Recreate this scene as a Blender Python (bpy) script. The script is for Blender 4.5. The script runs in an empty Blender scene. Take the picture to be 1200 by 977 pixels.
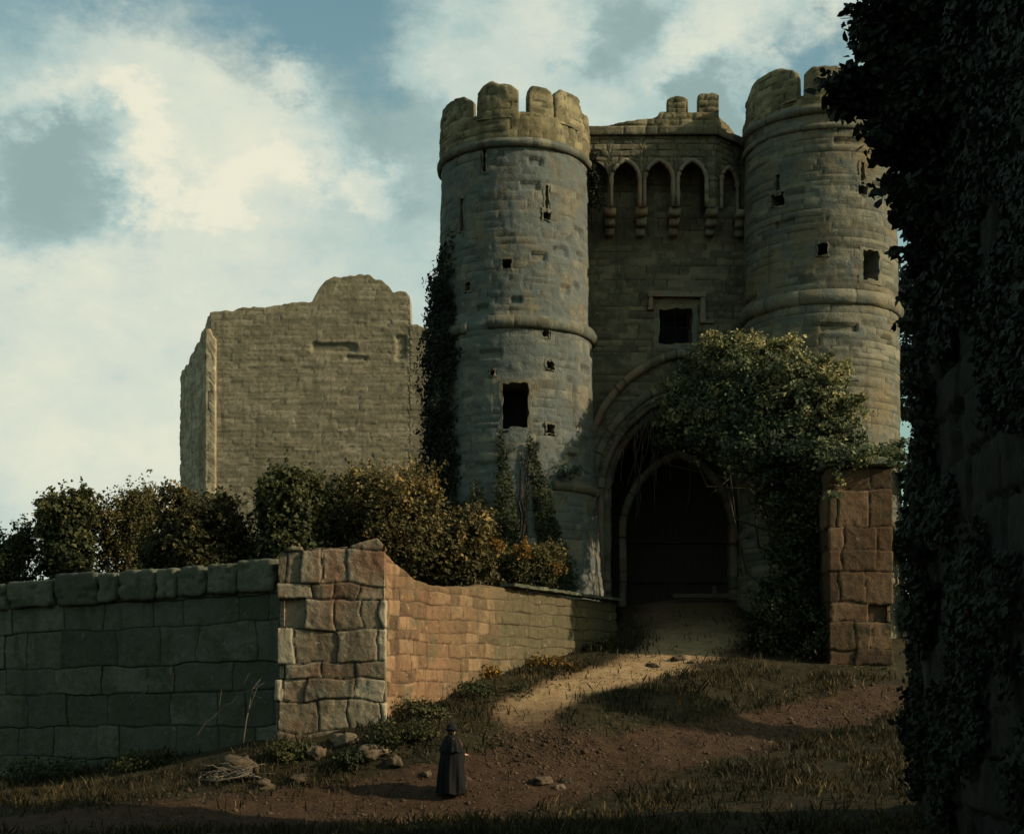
import bpy, math, random
import numpy as np
from mathutils import Vector

S = bpy.context.scene
COL = S.collection
F, V0, ZC = 1648.0, 800.0, 2.7          # focal length in photo pixels, horizon row, eye height
def P(u, v, Y):
    return np.array([(u - 600.0) * Y / F, Y, ZC + (V0 - v) * Y / F])
def X_(u, Y): return (u - 600.0) * Y / F
def Z_(v, Y): return ZC + (V0 - v) * Y / F
RNG = np.random.default_rng(11)
random.seed(5)

# ------------------------------------------------------------------ numpy noise
def _h(ix, iy, iz, seed):
    n = (ix.astype(np.int64) * 374761393 + iy.astype(np.int64) * 668265263 + iz.astype(np.int64) * 2147483647 + seed * 1442695041) & 0xFFFFFFFF
    n = ((n ^ (n >> 13)) * 1274126177) & 0xFFFFFFFF
    n = ((n ^ (n >> 16)) * 2246822519) & 0xFFFFFFFF
    n = n ^ (n >> 15)
    return (n & 0xFFFF) / 65535.0
def vnoise(x, y, z=0.0, seed=0):
    x, y, z = np.broadcast_arrays(np.asarray(x, float), np.asarray(y, float), np.asarray(z, float))
    ix, iy, iz = np.floor(x), np.floor(y), np.floor(z)
    fx, fy, fz = x - ix, y - iy, z - iz
    fx = fx * fx * (3 - 2 * fx); fy = fy * fy * (3 - 2 * fy); fz = fz * fz * (3 - 2 * fz)
    r = 0
    for a in (0, 1):
        for b in (0, 1):
            for c in (0, 1):
                w = (fx if a else 1 - fx) * (fy if b else 1 - fy) * (fz if c else 1 - fz)
                r = r + w * _h(ix + a, iy + b, iz + c, seed)
    return r * 2 - 1
def fbm(x, y, z=0.0, seed=0, o=4):
    r, a, t = 0, 1.0, 0
    for k in range(o):
        r = r + a * vnoise(np.asarray(x) * 2 ** k, np.asarray(y) * 2 ** k, np.asarray(z) * 2 ** k, seed + k * 17)
        t += a; a *= .5
    return r / t
def sstep(a, b, x):
    t = np.clip((x - a) / (b - a), 0, 1)
    return t * t * (3 - 2 * t)

# ------------------------------------------------------------------ objects
ORIG = {}
def tag(o, label=None, cat=None, group=None, kind=None):
    if label: o['label'] = label
    if cat: o['category'] = cat
    if group: o['group'] = group
    if kind: o['kind'] = kind
    return o
def root(name, loc, label, cat, group=None):
    o = bpy.data.objects.new(name, None); COL.objects.link(o)
    o.location = loc; o.empty_display_size = .3
    ORIG[o.name] = np.array(loc, float)
    return tag(o, label, cat, group)
def mk(name, V, Fs, mat, parent=None, origin=None, smooth=True, attrs=None):
    V = np.asarray(V, float).reshape(-1, 3)
    if not isinstance(Fs, (list, tuple)): Fs = [Fs]
    Fs = [np.asarray(f, np.int32) for f in Fs if len(f)]
    Fs = [f.reshape(1, -1) if f.ndim == 1 else f for f in Fs]
    po = ORIG[parent.name] if parent is not None else np.zeros(3)
    o0 = np.array(origin, float) if origin is not None else po
    me = bpy.data.meshes.new(name)
    me.vertices.add(len(V)); me.vertices.foreach_set('co', (V - o0).ravel())
    nl = sum(f.size for f in Fs); npoly = sum(len(f) for f in Fs)
    me.loops.add(nl); me.loops.foreach_set('vertex_index', np.concatenate([f.ravel() for f in Fs]))
    starts, k = [], 0
    for f in Fs:
        starts.append(k + np.arange(len(f)) * f.shape[1]); k += f.size
    me.polygons.add(npoly); me.polygons.foreach_set('loop_start', np.concatenate(starts).astype(np.int32))
    me.polygons.foreach_set('use_smooth', np.full(npoly, smooth))
    for nm, a in (attrs or {}).items():
        at = me.attributes.new(nm, 'FLOAT', 'POINT')
        at.data.foreach_set('value', np.asarray(a, np.float32).ravel())
    me.update(calc_edges=True); me.validate()
    if mat: me.materials.append(mat)
    o = bpy.data.objects.new(name, me); COL.objects.link(o)
    ORIG[o.name] = o0
    if parent is not None: o.parent = parent
    o.location = o0 - po
    return o
def grid_faces(n, m, wrap=False):
    i = np.arange(n if wrap else n - 1); j = np.arange(m - 1)
    I, J = np.meshgrid(i, j, indexing='ij'); I2 = (I + 1) % n
    return np.stack([I * m + J, I2 * m + J, I2 * m + J + 1, I * m + J + 1], -1).reshape(-1, 4)

# ------------------------------------------------------------------ materials
def new_mat(name):
    m = bpy.data.materials.new(name); m.use_nodes = True
    nt = m.node_tree; nt.nodes.clear()
    out = nt.nodes.new('ShaderNodeOutputMaterial'); b = nt.nodes.new('ShaderNodeBsdfPrincipled')
    nt.links.new(b.outputs[0], out.inputs[0])
    return m, nt, b, out
def N(nt, t, **kw):
    n = nt.nodes.new(t)
    for k, v in kw.items(): setattr(n, k, v)
    return n
def inp(n, **kw):
    for k, v in kw.items(): n.inputs[k.replace('_', ' ')].default_value = v
    return n
def noise(nt, vec, scale, detail=5, rough=.6, dist=0.0):
    n = N(nt, 'ShaderNodeTexNoise'); inp(n, Scale=scale, Detail=detail, Roughness=rough, Distortion=dist)
    nt.links.new(vec, n.inputs['Vector']); return n.outputs['Fac']
def ramp(nt, fac, stops):
    r = N(nt, 'ShaderNodeValToRGB'); e = r.color_ramp.elements
    while len(e) > 1: e.remove(e[-1])
    for k, (p, c) in enumerate(stops):
        x = e[0] if k == 0 else e.new(p)
        x.position = p; x.color = (*c, 1) if len(c) == 3 else c
    nt.links.new(fac, r.inputs[0]); return r.outputs[0]
def mixc(nt, fac, a, b, mode='MIX'):
    m = N(nt, 'ShaderNodeMix', data_type='RGBA', blend_type=mode)
    for s, x in ((0, fac), (6, a), (7, b)):
        if isinstance(x, (int, float)): m.inputs[s].default_value = x
        elif isinstance(x, tuple): m.inputs[s].default_value = (*x, 1)
        else: nt.links.new(x, m.inputs[s])
    return m.outputs[2]
def math_(nt, op, a, b=None, clamp=False):
    m = N(nt, 'ShaderNodeMath', operation=op, use_clamp=clamp)
    for s, x in ((0, a), (1, b)):
        if x is None: continue
        if isinstance(x, (int, float)): m.inputs[s].default_value = x
        else: nt.links.new(x, m.inputs[s])
    return m.outputs[0]
def mrange(nt, x, a, b, c=0.0, d=1.0):
    m = N(nt, 'ShaderNodeMapRange', interpolation_type='SMOOTHSTEP')
    for s, v in ((1, a), (2, b), (3, c), (4, d)): m.inputs[s].default_value = v
    nt.links.new(x, m.inputs[0]); return m.outputs[0]
def attr(nt, name):
    a = N(nt, 'ShaderNodeAttribute', attribute_name=name); return a.outputs['Fac']
def stone_mat(name, dark, mid, light, stain, mortar, scale=1.0, moss=None, moss_amt=.35, bump=.5, streak=True, damp=None):
    """weathered masonry: per-block tone (attribute), patches of a second colour, vertical run-off streaks, lichen, mortar in the joints"""
    m, nt, b, out = new_mat(name)
    tc = N(nt, 'ShaderNodeTexCoord'); v = tc.outputs['Object']
    tone, joint = attr(nt, 'tone'), attr(nt, 'joint')
    n1 = noise(nt, v, .45 * scale, 6, .62, .3); n2 = noise(nt, v, 3.2 * scale, 6, .7); n3 = noise(nt, v, 14 * scale, 4, .7)
    t = math_(nt, 'ADD', math_(nt, 'MULTIPLY', tone, .5), math_(nt, 'MULTIPLY', n2, .5))
    c = ramp(nt, t, [(.2, dark), (.5, mid), (.82, light)])
    c = mixc(nt, mrange(nt, n1, .46, .66), c, stain)
    if streak:
        mp = N(nt, 'ShaderNodeMapping'); mp.inputs['Scale'].default_value = (1.6 * scale, 1.6 * scale, .16 * scale)
        nt.links.new(v, mp.inputs[0])
        ns = noise(nt, mp.outputs[0], 1.0, 5, .65)
        c = mixc(nt, mrange(nt, ns, .5, .72, 0, .55), c, tuple(x * .45 for x in dark))
    if moss:
        nm = noise(nt, v, 1.1 * scale, 7, .68, .4)
        c = mixc(nt, mrange(nt, nm, .62 - moss_amt * .3, .74 - moss_amt * .3, 0, .85), c, moss)
    if damp:                                   # algae on the damp end of a wall: (from, to, colour) along local y
        sx_ = N(nt, 'ShaderNodeSeparateXYZ'); nt.links.new(v, sx_.inputs[0])
        c = mixc(nt, mrange(nt, math_(nt, 'ADD', sx_.outputs[1], math_(nt, 'MULTIPLY', math_(nt, 'SUBTRACT', n1, .5), 9.0)), damp[0], damp[1], 0, .85), c, damp[2])
    c = mixc(nt, mrange(nt, n3, .58, .76, 0, .35), c, light)
    c = mixc(nt, mrange(nt, noise(nt, v, 4.6 * scale, 8, .72, .6), .6, .645, 0, .55), c, tuple(min(.5, x * 1.15 + .02) for x in light))
    c = mixc(nt, mrange(nt, noise(nt, v, 2.1 * scale, 9, .75, .9), .6, .66, 0, .6), c, tuple(x * .55 for x in dark))
    c = mixc(nt, mrange(nt, joint, .1, .7, .9, 0.0), c, mortar)
    nt.links.new(c, b.inputs['Base Color'])
    inp(b, Roughness=.92); b.inputs['Specular IOR Level'].default_value = .15
    bp = N(nt, 'ShaderNodeBump'); inp(bp, Strength=bump, Distance=.06)
    h = math_(nt, 'ADD', n3, math_(nt, 'MULTIPLY', n2, 2.0))
    nt.links.new(h, bp.inputs['Height']); nt.links.new(bp.outputs[0], b.inputs['Normal'])
    return m
def leaf_mat(name, stops, transl=.25):
    m, nt, b, out = new_mat(name)
    c = ramp(nt, attr(nt, 'tone'), stops)
    nt.links.new(c, b.inputs['Base Color']); inp(b, Roughness=.6); b.inputs['Specular IOR Level'].default_value = .12
    tr = N(nt, 'ShaderNodeBsdfTranslucent'); nt.links.new(c, tr.inputs[0])
    mx = N(nt, 'ShaderNodeMixShader'); mx.inputs[0].default_value = transl
    nt.links.new(b.outputs[0], mx.inputs[1]); nt.links.new(tr.outputs[0], mx.inputs[2]); nt.links.new(mx.outputs[0], out.inputs[0])
    return m
def plain_mat(name, c1, c2, scale=6, rough=.85, stretch=(1, 1, 1), bump=.3):
    m, nt, b, out = new_mat(name)
    tc = N(nt, 'ShaderNodeTexCoord'); mp = N(nt, 'ShaderNodeMapping'); mp.inputs['Scale'].default_value = stretch
    nt.links.new(tc.outputs['Object'], mp.inputs[0])
    n = noise(nt, mp.outputs[0], scale, 6, .65)
    nt.links.new(ramp(nt, n, [(.3, c1), (.7, c2)]), b.inputs['Base Color']); inp(b, Roughness=rough)
    b.inputs['Specular IOR Level'].default_value = .2
    bp = N(nt, 'ShaderNodeBump'); inp(bp, Strength=bump, Distance=.03)
    nt.links.new(n, bp.inputs['Height']); nt.links.new(bp.outputs[0], b.inputs['Normal'])
    return m

M = {}
M['tower'] = stone_mat('tower stone', (.062, .06, .042), (.12, .115, .082), (.205, .188, .128), (.15, .12, .07), (.055, .052, .037), moss=(.088, .1, .086), moss_amt=.42)
M['tower_grey'] = stone_mat('grey tower stone', (.06, .06, .046), (.118, .118, .092), (.2, .19, .138), (.15, .125, .078), (.066, .065, .05), moss=(.09, .105, .096), moss_amt=.66)
M['parapet'] = stone_mat('parapet stone', (.09, .078, .045), (.17, .145, .08), (.28, .235, .13), (.15, .12, .06), (.06, .05, .03), moss=(.06, .065, .03), moss_amt=.3)
M['gatewall'] = stone_mat('gate wall stone', (.068, .06, .04), (.125, .108, .068), (.2, .17, .105), (.11, .09, .053), (.055, .048, .03), moss=(.06, .062, .038), moss_amt=.3)
M['arch'] = stone_mat('arch stone', (.09, .085, .06), (.16, .145, .1), (.25, .2, .14), (.22, .13, .075), (.04, .035, .025), moss=(.07, .075, .045), moss_amt=.25, streak=False)
M['ruin'] = stone_mat('ruin stone', (.15, .128, .08), (.225, .192, .122), (.32, .275, .18), (.18, .155, .095), (.115, .096, .06), moss=(.14, .125, .075), moss_amt=.4, bump=.28)
M['ruin_pale_lit'] = stone_mat('ruin stone in sunlit tone', (.24, .2, .125), (.36, .3, .19), (.46, .39, .25), (.24, .18, .1), (.13, .1, .06), moss=(.17, .145, .085), moss_amt=.2)  # paler copy of the ruin stone paints sunlight on its left side; also lines the passage
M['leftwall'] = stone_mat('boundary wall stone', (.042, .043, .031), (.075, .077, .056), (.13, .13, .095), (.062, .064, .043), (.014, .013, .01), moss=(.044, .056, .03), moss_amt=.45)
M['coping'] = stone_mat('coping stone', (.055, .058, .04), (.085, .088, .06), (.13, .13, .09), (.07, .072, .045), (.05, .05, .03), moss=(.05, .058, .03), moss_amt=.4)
M['pier'] = stone_mat('corner pier stone', (.06, .048, .03), (.17, .135, .085), (.37, .32, .22), (.17, .095, .055), (.02, .017, .012), moss=(.16, .165, .12), moss_amt=.2)
M['ramp_wall'] = stone_mat('ramp wall stone', (.08, .052, .03), (.165, .1, .052), (.28, .175, .095), (.19, .1, .052), (.045, .032, .02), moss=(.1, .085, .045), moss_amt=.3, damp=(1.5, 7.5, (.075, .07, .038)))
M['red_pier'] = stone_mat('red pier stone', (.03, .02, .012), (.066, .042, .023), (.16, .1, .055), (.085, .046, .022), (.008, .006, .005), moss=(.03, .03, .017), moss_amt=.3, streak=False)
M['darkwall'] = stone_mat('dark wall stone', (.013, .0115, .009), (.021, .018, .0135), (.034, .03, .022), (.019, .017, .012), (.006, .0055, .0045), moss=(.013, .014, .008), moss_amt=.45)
M['rock'] = stone_mat('rubble stone', (.04, .03, .019), (.085, .062, .038), (.16, .12, .075), (.08, .052, .03), (.05, .04, .025), moss=(.04, .038, .02), moss_amt=.3, streak=False)
M['clod'] = stone_mat('clods', (.03, .02, .012), (.06, .038, .022), (.12, .08, .048), (.05, .03, .017), (.02, .015, .01), streak=False)
M['painted_dark'] = plain_mat('painted room darkness', (.006, .006, .006), (.012, .011, .01), 3)  # near-black colour painting the darkness behind openings; window bars share it
M['wood'] = plain_mat('old dark oak', (.04, .031, .023), (.085, .066, .05), 3, stretch=(8, 8, .6))
M['beam'] = plain_mat('weathered beam', (.05, .04, .028), (.11, .09, .065), 3, stretch=(.6, 8, 8))
M['bark'] = plain_mat('bark', (.02, .016, .011), (.06, .048, .033), 5, stretch=(2, 2, .4))
M['vine'] = plain_mat('dry vine', (.035, .03, .022), (.1, .085, .06), 5)
M['straw'] = plain_mat('dry bramble', (.06, .05, .034), (.13, .11, .08), 5)
M['cloak'] = plain_mat('black wool', (.004, .004, .004), (.009, .0085, .008), 9, .95)
M['hat'] = plain_mat('black felt', (.005, .005, .005), (.012, .011, .011), 14, .9)
M['skin'] = plain_mat('skin', (.36, .2, .15), (.44, .26, .2), 9, .55, bump=.05)
M['hair'] = plain_mat('brown hair', (.03, .018, .01), (.06, .036, .02), 20, .6, (1, 1, .3))
M['scarf'] = plain_mat('dull red scarf', (.1, .03, .022), (.17, .055, .04), 12, .9)

# ------------------------------------------------------------------ masonry pattern
class Masonry:
    def __init__(s, seed, z0, z1, h, w, smax, jw=.03, warp=.03, smin=-1.0):
        r = np.random.default_rng(seed); s.seed = seed; s.jw = jw; s.warp = warp
        z = [z0 - .5]
        while z[-1] < z1 + .5: z.append(z[-1] + r.uniform(*h))
        s.zc = np.array(z); s.j = []; s.t = []
        for k in range(len(z)):
            q = [smin - r.uniform(0, w[1])]
            while q[-1] < smax + 1: q.append(q[-1] + r.uniform(*w))
            s.j.append(np.array(q)); s.t.append(r.random((len(q) + 1, 2)))
    def __call__(s, a, z):
        a = np.asarray(a, float); z = np.asarray(z, float)
        A = a + s.warp * fbm(a * 1.3, z * 1.3, 3.1, s.seed + 5, 3); Zz = z + s.warp * fbm(a * .9, z * 1.3, 7.7, s.seed + 9, 3)
        ci = np.clip(np.searchsorted(s.zc, Zz) - 1, 0, len(s.zc) - 2)
        d = np.minimum(Zz - s.zc[ci], s.zc[ci + 1] - Zz)
        t1 = np.zeros_like(A); t2 = np.zeros_like(A)
        for c in np.unique(ci):
            m = ci == c; q = s.j[c]
            bi = np.clip(np.searchsorted(q, A[m]) - 1, 0, len(q) - 2)
            d[m] = np.minimum(d[m], np.minimum(A[m] - q[bi], q[bi + 1] - A[m]))
            t1[m] = s.t[c][bi, 0]; t2[m] = s.t[c][bi, 1]
        return sstep(0, s.jw, d), t1, t2

def resample(pts, step, closed=False):
    pts = [np.array(p, float) for p in pts]
    if closed: pts = pts + [pts[0]]
    out, nr, sa, s0 = [], [], [], 0.0
    segs = []
    for a, b in zip(pts[:-1], pts[1:]):
        L = np.linalg.norm(b - a); d = (b - a) / L; segs.append((a, b, L, np.array([d[1], -d[0]])))
    for k, (a, b, L, n) in enumerate(segs):
        m = max(1, int(round(L / step)))
        for i in range(m):
            if i == 0 and (k > 0 or closed):
                pn = segs[k - 1][3]; nn = (n + pn); nn = nn / max(.4, (nn @ nn) / 2)
            else: nn = n
            out.append(a + (b - a) * i / m); nr.append(nn); sa.append(s0 + L * i / m)
        s0 += L
    if not closed:
        out.append(segs[-1][1]); nr.append(segs[-1][3]); sa.append(s0)
    return np.array(out), np.array(nr), np.array(sa)

def wall(name, pts, zt, zb, mat, pat, parent=None, origin=None, thick=.6, step=.06, relief=.05, block=.04, rough=.03, closed=False, slope=0.0, seed=1, ragged=.0, holes=(), crown=.06, back_holes=True, dents=()):
    """a masonry wall along a ground polyline; real joints and uneven block faces on the front, plain back; closed=True makes a capped pier"""
    Pp, Nn, s = resample(pts, step, closed)
    zt_ = zt(s) if callable(zt) else np.full_like(s, zt); zb_ = zb(s) if callable(zb) else np.full_like(s, zb)
    zt_ = zt_ + ragged * fbm(s * 1.7, s * 0 + 3.3, 0, seed + 40, 4)
    n = len(s); m = max(2, int(round(np.max(zt_ - zb_) / step)) + 1); f = np.linspace(0, 1, m)
    z = zb_[:, None] + f[None] * (zt_ - zb_)[:, None]; ss = np.repeat(s[:, None], m, 1)
    j, t1, t2 = pat(ss, z - slope * ss)
    d = relief * (j - 1) + block * (t2 - .5) + rough * (.7 * fbm(ss * 1.1, z * 1.1, 1.7, seed, 4) + .5 * fbm(ss * 6, z * 6, 4.7, seed + 2, 3))
    for (ds, dz, dw, dh, dd) in dents:
        e_ = .35 * fbm(ss * 1.8, z * 1.8, 9, seed + 60, 4); d = d - dd * sstep(1.1, .8, np.maximum(np.abs(ss - ds) / dw, np.abs(z - dz) / dh) + e_)
    if block > .06: d = d - .11 * (t2 < .08)
    V = np.empty((n, m, 3)); V[..., :2] = Pp[:, None] + Nn[:, None] * d[..., None]; V[..., 2] = z
    verts = [V.reshape(-1, 3)]; tone = [t1.ravel()]; joint = [j.ravel()]
    q = grid_faces(n, m, closed)
    if holes:
        ca = (ss[:-1, :-1] + ss[1:, 1:]) / 2; cz = (z[:-1, :-1] + z[1:, 1:]) / 2
        keep = np.ones(ca.shape, bool)
        for hfun in holes: keep &= ~hfun(ca, cz)
        q = q[keep.ravel()]
    faces = [q]
    top = np.arange(n) * m + m - 1; bot = np.arange(n) * m; k0 = n * m
    if closed:
        c = Pp.mean(0); prev = top
        for r in (.8, .5, .2):
            R = c + (Pp - c) * r; zz = zt_.mean() + (zt_ - zt_.mean()) * r + crown * (1 - r) * 2 + .05 * fbm(R[:, 0] * 3, R[:, 1] * 3, 0, seed + 2)
            verts.append(np.c_[R, zz]); tone.append(np.full(n, .5)); joint.append(np.ones(n))
            cur = k0 + np.arange(n); k0 += n
            faces.append(np.stack([prev, np.roll(prev, -1), np.roll(cur, -1), cur], -1)); prev = cur
        verts.append(np.array([[c[0], c[1], zt_.mean() + crown * 2]])); tone.append([.5]); joint.append([1.])
        faces.append(np.stack([prev, np.roll(prev, -1), np.full(n, k0)], -1))
    else:
        rows = []
        for r, lift in ((.5, crown), (1., 0)):
            B = Pp - Nn * thick * r
            zz = zt_ + lift + .04 * fbm(B[:, 0] * 3, B[:, 1] * 3, 0, seed + 3)
            verts.append(np.c_[B, zz]); tone.append(t1[:, -1]); joint.append(np.ones(n)); rows.append(k0 + np.arange(n)); k0 += n
        B = Pp - Nn * thick; verts.append(np.c_[B, zb_]); tone.append(np.full(n, .4)); joint.append(np.ones(n)); rows.append(k0 + np.arange(n)); k0 += n
        if holes and back_holes: rows = rows[:2]
        prev = top
        for r_ in rows:
            faces.append(np.stack([prev[:-1], prev[1:], r_[1:], r_[:-1]], -1)); prev = r_
        if len(rows) == 3:
            faces.append(np.r_[np.arange(m), rows[0][0], rows[1][0], rows[2][0]][::1])
            faces.append(np.r_[(n - 1) * m + np.arange(m), rows[0][-1], rows[1][-1], rows[2][-1]][::-1])
    return mk(name, np.concatenate(verts), faces, mat, parent, origin, True, {'tone': np.concatenate(tone), 'joint': np.concatenate(joint)})

def interp(xs, ys):
    xs = np.array(xs, float); ys = np.array(ys, float)
    return lambda s: np.interp(s, xs, ys)

def stone(name, c, size, mat, parent=None, seed=0, power=4.0, rough=.12, rotz=0.0, n=14, origin=None):
    """one weathered block: rounded box with an uneven surface"""
    r = np.random.default_rng(seed)
    th = np.linspace(0, 2 * np.pi, n * 2, endpoint=False); ph = np.linspace(-np.pi / 2, np.pi / 2, n)
    T, Ph = np.meshgrid(th, ph, indexing='ij')
    d = np.stack([np.cos(Ph) * np.cos(T), np.cos(Ph) * np.sin(T), np.sin(Ph)], -1)
    k = (np.abs(d) ** power).sum(-1) ** (-1 / power)
    o = r.random(3) * 50
    k = k * (1 + rough * fbm(d[..., 0] * 1.8 + o[0], d[..., 1] * 1.8 + o[1], d[..., 2] * 1.8 + o[2], seed, 4))
    k = k * (1 + .05 * fbm(d[..., 0] * 6 + o[1], d[..., 1] * 6 + o[2], d[..., 2] * 6 + o[0], seed, 3) - .12 * sstep(.15, .4, fbm(d[..., 0] * 2.7 + o[2], d[..., 1] * 2.7, d[..., 2] * 2.7 + o[1], seed + 3, 3)))
    p = d * k[..., None] * np.array(size) / 2
    ca, sa = math.cos(rotz), math.sin(rotz)
    p = np.stack([p[..., 0] * ca - p[..., 1] * sa, p[..., 0] * sa + p[..., 1] * ca, p[..., 2]], -1) + np.array(c)
    V = p.reshape(-1, 3); t = r.random()
    return mk(name, V, grid_faces(n * 2, n, True), mat, parent, origin, True, {'tone': np.full(len(V), t), 'joint': np.ones(len(V))})

def box(c, s, jit=0.0, r=None):
    v = np.array([[x, y, z] for x in (-.5, .5) for y in (-.5, .5) for z in (-.5, .5)]) * np.array(s)
    if jit: v = v + (r or RNG).uniform(-jit, jit, v.shape)
    f = np.array([[0, 1, 3, 2], [4, 6, 7, 5], [0, 4, 5, 1], [2, 3, 7, 6], [0, 2, 6, 4], [1, 5, 7, 3]])
    return v + np.array(c), f
class MB:
    def __init__(s): s.v = []; s.f = []; s.k = 0; s.t = []
    def add(s, v, f, tone=.5):
        v = np.asarray(v, float).reshape(-1, 3); f = f if isinstance(f, list) else [f]
        for q in f:
            q = np.asarray(q); q = q.reshape(1, -1) if q.ndim == 1 else q
            s.f.append(q + s.k)
        s.v.append(v); s.k += len(v); s.t.append(np.broadcast_to(tone, len(v)).astype(float))
    def box(s, c, sz, jit=0.0): s.add(*box(c, sz, jit))
    def tube(s, pts, rad, n=6, tone=.5):
        pts = np.asarray(pts, float); rad = np.broadcast_to(rad, len(pts))
        t = np.gradient(pts, axis=0); t /= np.linalg.norm(t, axis=1)[:, None] + 1e-9
        up = np.where(np.abs(t[:, 2:3]) > .9, np.array([[1., 0, 0]]), np.array([[0, 0, 1.]]))
        a = np.cross(t, up); a /= np.linalg.norm(a, axis=1)[:, None]; b = np.cross(t, a)
        th = np.linspace(0, 2 * np.pi, n, endpoint=False)
        V = pts[:, None] + rad[:, None, None] * (np.cos(th)[None, :, None] * a[:, None] + np.sin(th)[None, :, None] * b[:, None])
        L = len(pts); I, J = np.meshgrid(np.arange(L - 1), np.arange(n), indexing='ij'); J2 = (J + 1) % n
        q = np.stack([I * n + J, I * n + J2, (I + 1) * n + J2, (I + 1) * n + J], -1).reshape(-1, 4)
        s.add(V.reshape(-1, 3), [q, np.arange(n)[::-1], (L - 1) * n + np.arange(n)], tone)
    def build(s, name, mat, parent=None, origin=None, smooth=True, joint=False):
        at = {'tone': np.concatenate(s.t)}
        if joint: at['joint'] = np.ones(s.k)
        by = {}
        for q in s.f: by.setdefault(q.shape[1], []).append(q)
        return mk(name, np.concatenate(s.v), [np.concatenate(x) for x in by.values()], mat, parent, origin, smooth, at)

# ------------------------------------------------------------------ foliage
def leaves(pos, nrm, size, tone, rng, kind='kite'):
    n = len(pos)
    nrm = nrm / (np.linalg.norm(nrm, axis=1)[:, None] + 1e-9)
    r = rng.normal(size=(n, 3)); a = np.cross(nrm, r); a /= np.linalg.norm(a, axis=1)[:, None] + 1e-9; b = np.cross(nrm, a)
    size = np.broadcast_to(size, n)[:, None]
    if kind == 'kite': tpl = [(-.5, 0, 0), (.05, .34, .1), (.55, 0, -.06), (.05, -.34, .1)]
    else: tpl = [(-.5, 0, 0), (-.18, .36, .08), (.2, .3, .06), (.6, 0, -.1), (.2, -.3, .06), (-.18, -.36, .08)]
    V = np.stack([pos + size * (x * a + y * b + z * nrm) for x, y, z in tpl], 1)
    k = len(tpl)
    return V.reshape(-1, 3), np.arange(n * k).reshape(n, k), np.repeat(tone, k)
def clump(blobs, n, size, rng, cl=26, shell=(.55, 1.05), spread=.2, tone_bias=0.0, kind='kite', flat=.35):
    """leaf clusters through the outer volume of lumpy blobs; blobs: (x, y, z, rx, ry, rz[, tone shift])"""
    PP, NN, TT = [], [], []
    w = np.array([(b[3] * b[4] + b[4] * b[5] + b[3] * b[5]) for b in blobs]); w = w / w.sum()
    for b, wi in zip(blobs, w):
        c = np.array(b[:3]); R = np.array(b[3:6]); ts = b[6] if len(b) > 6 else 0
        m = max(3, int(n * wi / cl))
        d = rng.normal(size=(m, 3)); d /= np.linalg.norm(d, axis=1)[:, None]
        rr = rng.uniform(shell[0] ** 2, shell[1] ** 2, m) ** .5
        rr = rr * (1 + .25 * fbm(d[:, 0] * 2.3 + c[0], d[:, 1] * 2.3, d[:, 2] * 2.3 + c[2], 3, 3))
        cc = c + d * rr[:, None] * R
        ct = rng.normal(.45 + tone_bias + ts, .17, m)
        k = rng.poisson(cl, m) + 3
        idx = np.repeat(np.arange(m), k); t = len(idx)
        sg = spread * R.mean() ** .5 * rng.uniform(.6, 1.3, m)[idx]
        PP.append(cc[idx] + rng.normal(size=(t, 3)) * sg[:, None] * np.array([1, 1, .75]))
        NN.append(d[idx] * .7 + rng.normal(size=(t, 3)) * .6 + np.array([0, 0, flat]))
        TT.append(np.clip(ct[idx] + rng.normal(0, .1, t), 0, 1))
    P_, N_, T_ = np.concatenate(PP), np.concatenate(NN), np.concatenate(TT)
    return leaves(P_, N_, size * rng.uniform(.65, 1.35, len(P_)), T_, rng, kind)
def branchset(mb, base, tips, r0, rng, n=7):
    base = np.array(base, float)
    for t in tips:
        t = np.array(t, float); f = np.linspace(0, 1, n)
        p = base + (t - base) * f[:, None]; L = np.linalg.norm(t - base)
        p[1:-1] += rng.normal(0, .05 * L, (n - 2, 3)); p[:, 2] += .12 * L * np.sin(f * np.pi)
        mb.tube(p, r0 * (1 - .8 * f), 5)

GREEN_DK = [(0, (.016, .022, .011)), (.45, (.038, .046, .02)), (.75, (.075, .078, .03)), (1, (.14, .12, .042))]
GREEN_GOLD = [(0, (.018, .02, .008)), (.4, (.05, .048, .02)), (.65, (.1, .08, .03)), (.85, (.19, .135, .048)), (1, (.3, .2, .075))]
OLIVE = [(0, (.02, .024, .011)), (.45, (.06, .06, .024)), (.75, (.12, .1, .036)), (1, (.2, .15, .05))]
IVY = [(0, (.016, .026, .018)), (.32, (.052, .066, .036)), (.55, (.125, .138, .066)), (.75, (.27, .25, .11)), (1, (.46, .37, .16))]
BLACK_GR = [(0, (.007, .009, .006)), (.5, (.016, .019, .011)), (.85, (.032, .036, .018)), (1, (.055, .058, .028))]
M['lf_dark'] = leaf_mat('dark leaves', GREEN_DK); M['lf_gold'] = leaf_mat('golden leaves', GREEN_GOLD); M['lf_olive'] = leaf_mat('olive leaves', OLIVE)
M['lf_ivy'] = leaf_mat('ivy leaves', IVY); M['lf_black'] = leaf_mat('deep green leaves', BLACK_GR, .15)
M['lf_blue'] = leaf_mat('blue green leaves', [(0, (.03, .045, .038)), (.5, (.06, .085, .068)), (1, (.11, .14, .1))])
M['lf_flower'] = leaf_mat('yellow flowers', [(0, (.06, .05, .015)), (.45, (.2, .11, .025)), (.8, (.42, .22, .04)), (1, (.5, .3, .08))])
M['litter'] = leaf_mat('dead leaves', [(0, (.02, .013, .007)), (.5, (.06, .036, .017)), (.8, (.13, .075, .03)), (1, (.24, .14, .06))], .1)
M['grass'] = leaf_mat('grass blades', [(0, (.013, .013, .006)), (.45, (.034, .028, .012)), (.75, (.08, .056, .022)), (1, (.22, .14, .05))], .2)

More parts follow.
